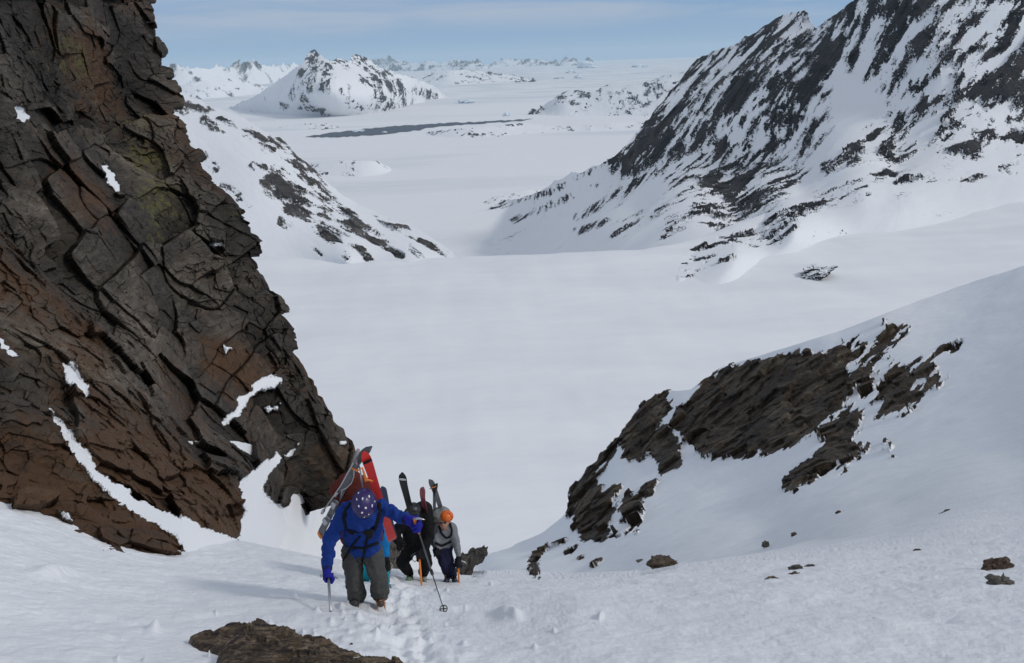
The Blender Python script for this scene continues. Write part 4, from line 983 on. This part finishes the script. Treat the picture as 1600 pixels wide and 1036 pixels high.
t1 = c.add(blob('trousers', [[(c.J((551, 858, -.25)), .12), (c.J((579, 857, -.25)), .12), (c.J((566, 852, -.28)), .125)]] + c.limb([(550, 864, -.24), (553, 900, -.20), (558, 929, -.09)], [.12, .100, .100]) + c.limb([(581, 862, -.24), (590, 898, -.24), (594, 927, -.10)], [.12, .100, .100]), tr, c.root, voxel=.013, folds=.020, fsc=7, seed=2))
boot(c, (557, 934, -.05), (554, 944, -.28), M_BOOT, M_DARKMETAL); boot(c, (593, 932, -.05), (595, 943, -.28), smat('brown_boot', (0.06, 0.04, 0.03), .5, .4, 30, .2), smat('rusty_orange_crampon', (0.45, 0.17, 0.06), .5, .4), r=.055)
zv = lambda x, y, w_, h_, a: (490 + x / 4.71, 740 + y / 4.71, .8 * w_ / 4.71, .85 * h_ / 4.71, a)
h1 = helmet(c, 568.5, 787, -.80, 18.5, 22.5, smat('purple_helmet_shell', (0.022, 0.012, 0.10), .45, .5, 8, .15), [zv(330, 143, 5, 9, -.5), zv(408, 168, 7, 12, .4), zv(360, 185, 6, 12, 0), zv(318, 190, 4, 11, .2), zv(390, 190, 3, 7, .1), zv(430, 237, 6, 13, -.15), zv(333, 240, 6, 10, .5), zv(383, 253, 10, 10, .4), zv(356, 288, 9, 8, .6), zv(450, 205, 3, 10, 0), zv(372, 320, 5, 5, .3), zv(405, 300, 5, 6, 0)], smat('white_vent_print', (0.8, 0.8, 0.82), .5, .3))
gl = cloth('blue_violet_glove', (0.018, 0.022, 0.26), 60)
ctip = P(517, 960, surf_d(517, 958)); gr1 = c.J((513, 899, -.46)); hd1 = V3(gr1) + (V3(gr1) - V3(ctip)).normalized() * .03
hand('glove', gr1, V3(ctip) - V3(gr1), c.J((511, 886, -.50)), gl, c.root, 1.55)
c.add(tubeobj('cuff', [c.J((511, 878, -.51)), c.J((511, 884, -.50)), c.J((511.5, 891, -.49))], [.058, .060, .052], cloth('dark_cuff', (0.02, 0.015, 0.06)), c.root, seg_=16))
axe(V3(gr1) - Vector((0, 0, .01)) , ctip, P(540, 915, 9) - P(513, 905, 9), smat('silver_shaft', (0.42, 0.43, 0.45), .4, .5, metal=.5), 'ice axe with silver shaft planted by the blue jacketed climber', L=.11)
ptip = P(694, 954, surf_d(694, 954)); gr2 = c.J((650, 818, -.82)); hand('glove', gr2, V3(ptip) - V3(gr2), c.J((640, 814, -.79)), gl, c.root, 1.6)
c.add(tubeobj('cuff', [c.J((632, 811, -.76)), c.J((637, 813, -.78)), c.J((642, 815, -.79))], [.050, .054, .046], cloth('dark_cuff', (0.02, 0.015, 0.06)), c.root, seg_=16))
pole(V3(gr2) + (V3(gr2) - V3(ptip)).normalized() * .09, ptip, 'long grey ski pole with steel pick held out by the blue jacketed climber', M_ORANGE, pick=P(664, 812, 8.5), r=.010)
# pack, straps, harness
pk, pko = pack(c, 'backpack', [[((546, 762, -.30), .17), ((562, 765, -.28), .16), ((550, 835, -.05), .15), ((580, 835, -.05), .15)], [((533, 766, -.30), .13), ((552, 752, -.34), .12)]], cloth('brick_red_fabric', (0.10, 0.022, 0.016), 50), 'bulging brick red backpack on the climber in the blue jacket')
S = M_BLACK
for pts, w_ in (([(548, 786), (540, 797), (537, 812), (541, 826), (552, 834)], .022), ([(592, 786), (594, 800), (590, 815), (584, 828)], .022), ([(541, 826), (560, 832), (584, 828)], .012), ([(533, 848), (550, 856), (568, 856), (596, 846)], .020), ([(562, 838), (548, 856), (536, 876)], .012), ([(575, 836), (570, 858), (566, 876)], .014)):
    c.strap('strap', pts, S, pk, w_)
bpy.context.view_layer.update(); Tb = c.bvh(); q = Tb.ray_cast(Vector((0, 0, 0)), pv(573, 832, 1).normalized())
if q[0] is not None: blob('chest_pouch', [[(q[0], .035), (q[0] + Vector((.05, 0, .01)), .03), (q[0] + Vector((.03, 0, -.05)), .03)]], M_BLACK, pk, voxel=.008)
gs = ski('ski', c.J((568, 702, -.95)), c.J((499, 838, .10)), TOCAM + Vector((-.5, 0, .2)), .098, smat('charcoal_ski_top', (0.05, 0.055, 0.06), .35, .5, 12, .3), smat('grey_ski_base', (0.085, 0.09, 0.095), .4, .4, 10, .5), 'grey ski with bindings strapped slanting on the red backpack, tail low at left', bind=None, mark=[(0.0, 0.03, M_ORANGE)])
# its binding faces outward
def binding_on(rootobj, A, B, ts, f, mat):
    A, B = V3(A), V3(B); ax = (A - B); L = ax.length; ax.normalize(); f = (f - ax * f.dot(ax)).normalized(); s_ = ax.cross(f)
    for t_, nm in ts:
        q = B + ax * L * t_; bm = bmesh.new()
        for (o1, o2, o3, sx, sy, sz) in ((0, 0, .012, .034, .055, .01), (0, .02, .04, .024, .018, .024), (0, -.03, .032, .032, .014, .016), (.026, 0, .05, .007, .035, .012), (-.026, .01, .05, .007, .03, .014), (0, -.06, .03, .018, .03, .008)):
            res = bmesh.ops.create_cube(bm, size=2)
            for v in res['verts']: v.co = q + s_ * (o1 + v.co.x * sx) + ax * (o2 + v.co.y * sy) + f * (o3 + v.co.z * sz)
        bmesh.ops.bevel(bm, geom=bm.edges[:], offset=0.003, segments=1, affect='EDGES'); link(nm, bm, mat, rootobj, False)
binding_on(gs, c.J((568, 702, -.95)), c.J((499, 838, .10)), ((.22, 'heel_binding'), (.42, 'toe_binding')), TOCAM + Vector((-.2, 0, .1)), M_SILVER)
tubeobj('leash', [V3(c.J(j)) for j in ((553, 735, -.80), (553, 745, -.74), (549, 755, -.66), (541, 763, -.60), (534, 766, -.56), (534, 774, -.5))], .005, smat('white_cord', (.6, .6, .6)), gs)
pole_c = empty('ski_pole', c.J((512, 798, -.3)), 'collapsed silver ski pole tucked along the grey ski on the red pack', 'ski pole')
tubeobj('shaft', [c.J((553, 722, -.86)), c.J((532, 760, -.62)), c.J((506, 797, -.34))], .009, M_SILVER, pole_c); tubeobj('grip', [c.J((560, 703, -.97)), c.J((553, 722, -.86))], [.02, .014], smat('grey_grip', (.3, .3, .31)), pole_c)
for t_ in ((506, 797, -.34), (527, 770, -.56)): tubeobj('clamp', [c.J(t_), c.J((t_[0] - 3, t_[1] + 5, t_[2] + .03))], .018, M_SILVER, pole_c)
rs = ski('ski', c.J((571, 711, -1.0)), c.J((614, 846, .10)), TOCAM + Vector((.35, 0, 0)), .105, smat('dark_ski_top', (0.02, 0.02, 0.022), .4, .4), smat('red_ski_base', (0.52, 0.025, 0.018), .4, .4, 6, .12), 'bright red ski base pointing up from the red backpack behind the purple helmet', tipcurve=.06, mark=[(0.925, 0.945, M_BLACK)])
tubeobj('strap', [c.J(j) for j in ((549, 731, -.86), (558, 736, -.93), (566, 731, -.98), (573, 749, -.96), (582, 752, -.92))], .010, M_ORANGE, pk, seg_=8)
tubeobj('strap', [c.J(j) for j in ((566, 731, -.98), (571, 752, -.86), (579, 750, -.90))], .008, M_ORANGE, pk, seg_=8)
axx = empty('ice_axe', c.J((565, 764, -.5)), 'silver ice axe strapped upright on the red pack between its two skis', 'ice axe')
tubeobj('shaft', [c.J((562, 730, -.80)), c.J((565, 750, -.72)), c.J((566, 766, -.62))], .009, M_SILVER, axx); tubeobj('pick', [c.J((562, 731, -.80)), c.J((557, 722, -.84)), c.J((556, 712, -.88))], [.012, .012, .004], M_SILVER, axx)

# ---- climber two: bright blue jacket behind the first
c = Climber((590, 912), 'climber in bright azure jacket and teal trousers half hidden behind the royal blue one')
az = cloth('azure_fabric', (0.008, 0.155, 0.40), 80); te = cloth('teal_fabric', (0.010, 0.26, 0.33), 60)
arms = [[(572, 812, -.45), (566, 840, -.45), (572, 862, -.45)], [(592, 812, -.45), (601, 842, -.42), (602, 866, -.38)]]
legs = [[(576, 862, -.2), (571, 884, -.2), (570, 902, -.05)], [(590, 862, -.2), (597, 886, -.2), (602, 908, -.04)]]
body(c, {'hip': (583, 858, -.22), 'chest': (582, 822, -.42)}, (580, 800, -.5), .085, legs, arms)
c.add(blob('jacket', [[(c.J((573, 855, -.22)), .12), (c.J((591, 855, -.22)), .12), (c.J((574, 816, -.42)), .13), (c.J((590, 816, -.42)), .13)]] + c.limb(arms[0], [.09, .075, .055]) + c.limb(arms[1], [.085, .085, .062]), az, c.root, voxel=.016, folds=.012, seed=5))
c.add(blob('trousers', [[(c.J((576, 862, -.2)), .12), (c.J((590, 862, -.2)), .12)]] + c.limb(legs[0], [.12, .1, .085]) + c.limb(legs[1], [.12, .095, .07]), te, c.root, voxel=.017, folds=.012, seed=6))
tb = smat('teal_boot', (0.015, 0.22, 0.28), .45, .4, 20, .3); boot(c, (570, 903, -.02), (569, 911, -.15), tb, M_DARKMETAL); boot(c, (602, 908, -.02), (606, 916, -.14), tb, M_DARKMETAL)
helmet(c, 580, 797, -.50, 13, 15, smat('grey_helmet_shell', (.1, .1, .11), .4, .5))
a2 = V3(c.J((604, 884, -.35))); hand('glove', a2, Vector((0, .1, -1)), c.J((602, 872, -.38)), M_BLACK, c.root, 1.6)
c.add(tubeobj('cuff', [c.J((602, 866, -.38)), c.J((603, 880, -.36))], [.055, .05], M_BLACK, c.root, seg_=14))
pole(a2 + Vector((0, 0, .08)), P(606, 917, surf_d(606, 917)), 'black ski pole held down by the azure jacketed climber', M_BLACK, basket=False)
pk2, _ = pack(c, 'backpack', [[((584, 786, -.16), .14), ((590, 786, -.16), .13), ((582, 845, .0), .14), ((592, 845, .0), .14)]], cloth('navy_fabric', (0.012, 0.016, 0.045), 50), 'dark navy backpack of the azure jacketed climber, mostly hidden')
ski('ski', c.J((598, 762, -.3)), c.J((616, 842, .0)), TOCAM + Vector((.3, 0, 0)), .10, M_BLACK, smat('navy_ski_base', (0.02, 0.028, 0.07), .4, .4, 10, .3), 'narrow navy ski upright beside the red ski, behind the blue sleeve', tipcurve=.04)

# ---- climber three: all in black
c = Climber((650, 908), 'climber dressed all in black with black helmet stepping up in the middle')
bk_ = cloth('matt_black_fabric', (0.008, 0.008, 0.009), 60)
arms = [[(630, 818, -.35), (617, 834, -.42), (627, 852, -.5)], [(668, 812, -.35), (671, 838, -.40), (662, 858, -.55)]]
legs = [[(641, 858, -.22), (628, 879, -.32), (641, 902, -.04)], [(659, 858, -.22), (666, 880, -.30), (661, 902, -.04)]]
body(c, {'hip': (650, 852, -.22), 'chest': (649, 820, -.32)}, (647, 802, -.42), .085, legs, arms, [[(c.J((646, 806, -.52)), .05)]])
c.add(blob('jacket', [[(c.J((643, 850, -.22)), .12), (c.J((659, 850, -.22)), .12), (c.J((637, 817, -.33)), .11), (c.J((662, 814, -.33)), .11)], [(c.J((647, 808, -.36)), .09), (c.J((650, 816, -.38)), .12)]] + c.limb(arms[0], [.105, .085, .06]) + c.limb(arms[1], [.10, .08, .06]), bk_, c.root, voxel=.018, folds=.016, fsc=7, seed=8))
c.add(blob('trousers', [[(c.J((642, 856, -.22)), .125), (c.J((659, 856, -.22)), .125)]] + c.limb([legs[0][0], legs[0][1], (640, 895, -.1)], [.12, .10, .075]) + c.limb([legs[1][0], legs[1][1], (661, 895, -.1)], [.12, .10, .08]), bk_, c.root, voxel=.018, folds=.016, fsc=7, seed=9))
gb = smat('boot_grey_green', (0.16, 0.19, 0.14), .45, .4, 12, .6); grn = smat('green_crampon', (0.10, 0.32, 0.10), .5, .4)
boot(c, (641, 899, -.08), (638, 906, -.30), gb, grn, r=.05); boot(c, (661, 899, -.08), (663, 906, -.30), gb, M_SILVER, r=.05)
hm = helmet(c, 646, 797, -.44, 10.5, 11, smat('black_helmet_shell', (0.012, 0.012, 0.013), .4, .5))
gq = V3(c.J((647, 804, -.62))); blob('goggles', [[(gq + Vector((-.06, 0, 0)), .035), (gq + Vector((.06, 0, 0)), .035)]], M_LENS, hm, voxel=.008)
ptip3 = P(604, 897, surf_d(604, 899)); g3 = c.J((627, 852, -.52)); hand('glove', g3, V3(ptip3) - V3(g3), c.J((626, 845, -.5)), M_BLACK, c.root, 1.5)
pole(V3(g3) + (V3(g3) - V3(ptip3)).normalized() * .07, ptip3, 'thin dark ski pole held by the climber in black', M_BLACK)
at3 = P(659, 918, surf_d(659, 917)); g4 = c.J((655, 868, -.60)); hand('glove', g4, V3(at3) - V3(g4), c.J((661, 860, -.56)), M_BLACK, c.root, 1.5)
axe(V3(g4) - (V3(at3) - V3(g4)).normalized() * .05, at3, P(630, 872, 13) - P(655, 866, 13), M_ORANGE, 'orange shafted ice axe held by the climber in black', headm=M_DARKMETAL, spike=M_ORANGE)
pk3, _ = pack(c, 'backpack', [[((645, 806, -.02), .17), ((662, 797, -.02), .16), ((646, 850, .12), .15), ((660, 850, .12), .15)]], cloth('black_pack_fabric', (0.012, 0.012, 0.013), 40), 'black backpack of the black clad climber with skis on both sides')
ski('ski', c.J((627, 742, -.65)), c.J((655, 850, .45)), TOCAM + Vector((-.2, 0, 0)), .14, smat('black_ski_top', (.012, .012, .013), .4, .4, 5, .4), smat('black_ski_base', (.012, .012, .014), .4, .4), 'wide black ski rising above the black helmet', tipcurve=.05, mark=[(0.93, 0.95, smat('white_print', (.6, .6, .6)))])
pw = smat('pink_ski_base', (0.30, 0.055, 0.075), .4, .4, 9, .8)
s3 = ski('ski', c.J((658, 764, -.5)), c.J((674, 850, .45)), TOCAM + Vector((-.7, 0, 0)), .13, M_DARKMETAL, pw, 'pinkish red patterned ski with pointed tip between the two rear climbers', tipcurve=.05)
binding_on(s3, c.J((662, 764, -.5)), c.J((678, 850, .45)), ((.45, 'toe_binding'), (.30, 'heel_binding')), TOCAM + Vector((.5, 0, 0)), M_SILVER)
tubeobj('axe_leash', [c.J(j) for j in ((641, 862, -.45), (642, 872, -.5), (648, 878, -.5), (655, 872, -.58))], .006, M_BLACK, c.root)

# ---- climber four: grey shirt, orange helmet
c = Climber((702, 911), 'climber in grey shirt and navy trousers with orange helmet and sunglasses, last in line')
gy_ = cloth('heather_grey_fabric', (0.19, 0.20, 0.21), 120, .2); nv = cloth('navy_trouser_fabric', (0.016, 0.017, 0.042), 60)
arms = [[(683, 826, -.30), (680, 842, -.35), (684, 856, -.35)], [(706, 824, -.32), (713, 848, -.34), (717, 870, -.32)]]
legs = [[(687, 860, -.22), (694, 884, -.30), (699, 904, -.05)], [(697, 858, -.22), (704, 884, -.26), (709, 904, -.03)]]
H4 = V3(c.J((693, 817, -.46)))
body(c, {'hip': (691, 855, -.22), 'chest': (695, 832, -.28)}, (693, 817, -.46), .088, legs, arms,
     [[(H4 + TOCAM * .085 + Vector((0, 0, -.012)), .018), (H4 + TOCAM * .07 + Vector((0, 0, .02)), .014)], [(H4 + TOCAM * .05 + Vector((0, 0, -.07)), .035)],
      [(H4 + Vector((.085, 0, 0)), .02)], [(H4 + Vector((-.085, 0, 0)), .02)], [(H4 + TOCAM * .078 + Vector((-.02, 0, -.045)), .012), (H4 + TOCAM * .078 + Vector((.02, 0, -.045)), .012)]])
c.add(blob('shirt', [[(c.J((685, 852, -.22)), .11), (c.J((697, 852, -.22)), .11), (c.J((688, 828, -.30)), .11), (c.J((703, 826, -.30)), .10)]] + c.limb(arms[0], [.08, .06, .05]) + c.limb(arms[1], [.082, .066, .048]), gy_, c.root, voxel=.016, folds=.011, fsc=9, seed=12))
c.add(blob('trousers', [[(c.J((687, 857, -.22)), .112), (c.J((698, 856, -.22)), .112)]] + c.limb([legs[0][0], legs[0][1], (699, 898, -.1)], [.10, .075, .058]) + c.limb([legs[1][0], legs[1][1], (709, 898, -.08)], [.10, .078, .058]), nv, c.root, voxel=.018, folds=.014, fsc=7, seed=13))
nb_ = smat('navy_boot', (.02, .025, .06), .5, .4, 20, .2); boot(c, (699, 901, -.08), (697, 908, -.26), nb_, M_DARKMETAL, r=.045); boot(c, (709, 901, -.06), (711, 908, -.24), nb_, M_DARKMETAL, r=.045)
hm = helmet(c, 698, 807, -.46, 9.6, 8.6, smat('orange_helmet_shell', (0.70, 0.13, 0.010), .35, .5, 12, .12), [(703, 804, .7, 2.0, .3), (706, 808, .8, 2.2, .2), (700, 802, .6, 1.5, .2), (705, 812, .7, 1.5, .1)], smat('dark_vent', (.08, .02, .01)))
gm = H4 + TOCAM * .082 + Vector((0, 0, .022)); gg = blob('sunglasses', [[(gm + Vector((-.035, 0, 0)), (.028, .012, .019))], [(gm + Vector((.035, 0, 0)), (.028, .012, .019))], [(gm + Vector((-.02, 0, .006)), .006), (gm + Vector((.02, 0, .006)), .006)]], M_LENS, hm, voxel=.005, smooth=1)
blob('hair', [[(H4 - TOCAM * .02 + Vector((.072, 0, .0)), .032), (H4 - TOCAM * .02 + Vector((-.072, 0, .0)), .032), (H4 - TOCAM * .05 + Vector((0, 0, -.04)), .05)]], M_HAIR, c.root, voxel=.009)
at4 = P(717, 915, surf_d(717, 914)); g5 = c.J((716, 879, -.32)); hand('glove', g5, V3(at4) - V3(g5), c.J((717, 871, -.32)), M_BLACK, c.root, 1.6)
g6 = c.J((681, 862, -.38)); hand('glove', g6, Vector((.2, 0, -1)), c.J((683, 857, -.36)), M_BLACK, c.root, 1.4)
axe(V3(g5) - (V3(at4) - V3(g5)).normalized() * .02, at4, P(740, 878, 14) - P(716, 880, 14), M_ORANGE, 'orange shafted ice axe with black tip held by the grey shirted climber', headm=M_SILVER, spike=M_BLACK)
pk4, _ = pack(c, 'backpack', [[((684, 806, -.08), .14), ((692, 802, -.08), .13), ((682, 845, .05), .12), ((696, 845, .05), .12)]], smat('pale_grey_pack_fabric', (.22, .23, .23), .8, .2, 12, .4), 'pale grey backpack showing behind the orange helmet')
for pts, w_ in (([(686, 822), (690, 834), (698, 841), (704, 838)], .018), ([(703, 818), (706, 828), (705, 838)], .018), ([(680, 848), (690, 853), (705, 846)], .022)): c.strap('strap', pts, S, pk4, w_)
ms = smat('dark_ski_graphite', (.035, .037, .042), .35, .5, 8, .4); mb = smat('graphite_base', (.07, .075, .08), .4, .4, 8, .4)
s4 = ski('ski', c.J((674, 751, -.5)), c.J((706, 845, .4)), TOCAM + Vector((.8, 0, 0)), .11, ms, mb, 'dark graphite ski leaning right behind the orange helmet', tipcurve=.05)
s5 = ski('ski', c.J((679, 757, -.48)), c.J((678, 850, .4)), TOCAM + Vector((-1.2, 0, 0)), .10, ms, mb, 'dark graphite ski standing upright left of the orange helmet, tip crossing its pair', tipcurve=.05)
binding_on(s5, c.J((676, 757, -.48)), c.J((676, 850, .4)), ((.5, 'toe_binding'), (.33, 'heel_binding')), TOCAM + Vector((-.4, 0, 0)), M_SILVER)
tubeobj('tie', [c.J((671, 764, -.5)), c.J((681, 760, -.5))], .007, M_ORANGE, s5)

# ------------------------------------------------------------------ the air
bpy.context.view_layer.update()
zs = [(o.matrix_world @ Vector(b_)).z for o in C.objects if o.type == 'MESH' for b_ in o.bound_box]
xs_ = [(o.matrix_world @ Vector(b_)) for o in C.objects if o.type == 'MESH' for b_ in o.bound_box]
x0_, x1_ = min(p.x for p in xs_) - 500, max(p.x for p in xs_) + 500; y0_, y1_ = min(p.y for p in xs_) - 500, max(p.y for p in xs_) + 500
z0_, z1_ = min(zs) - 1.0, max(max(zs), 2.0) + 30
bm = bmesh.new(); res = bmesh.ops.create_cube(bm, size=1)
for v in bm.verts: v.co = Vector((x0_ if v.co.x < 0 else x1_, y0_ if v.co.y < 0 else y1_, z0_ if v.co.z < 0 else z1_))
m = bpy.data.materials.new('thin_air_haze'); m.use_nodes = True; t = m.node_tree; t.nodes.clear()
pvn = nd(t, 'ShaderNodeVolumePrincipled'); pvn.inputs['Color'].default_value = (0.72, 0.90, 1.0, 1); pvn.inputs['Density'].default_value = 8e-6; pvn.inputs['Anisotropy'].default_value = 0.0
t.links.new(pvn.outputs[0], nd(t, 'ShaderNodeOutputMaterial').inputs['Volume'])
hz = link('haze', bm, m, None, False); hz['kind'] = 'stuff'
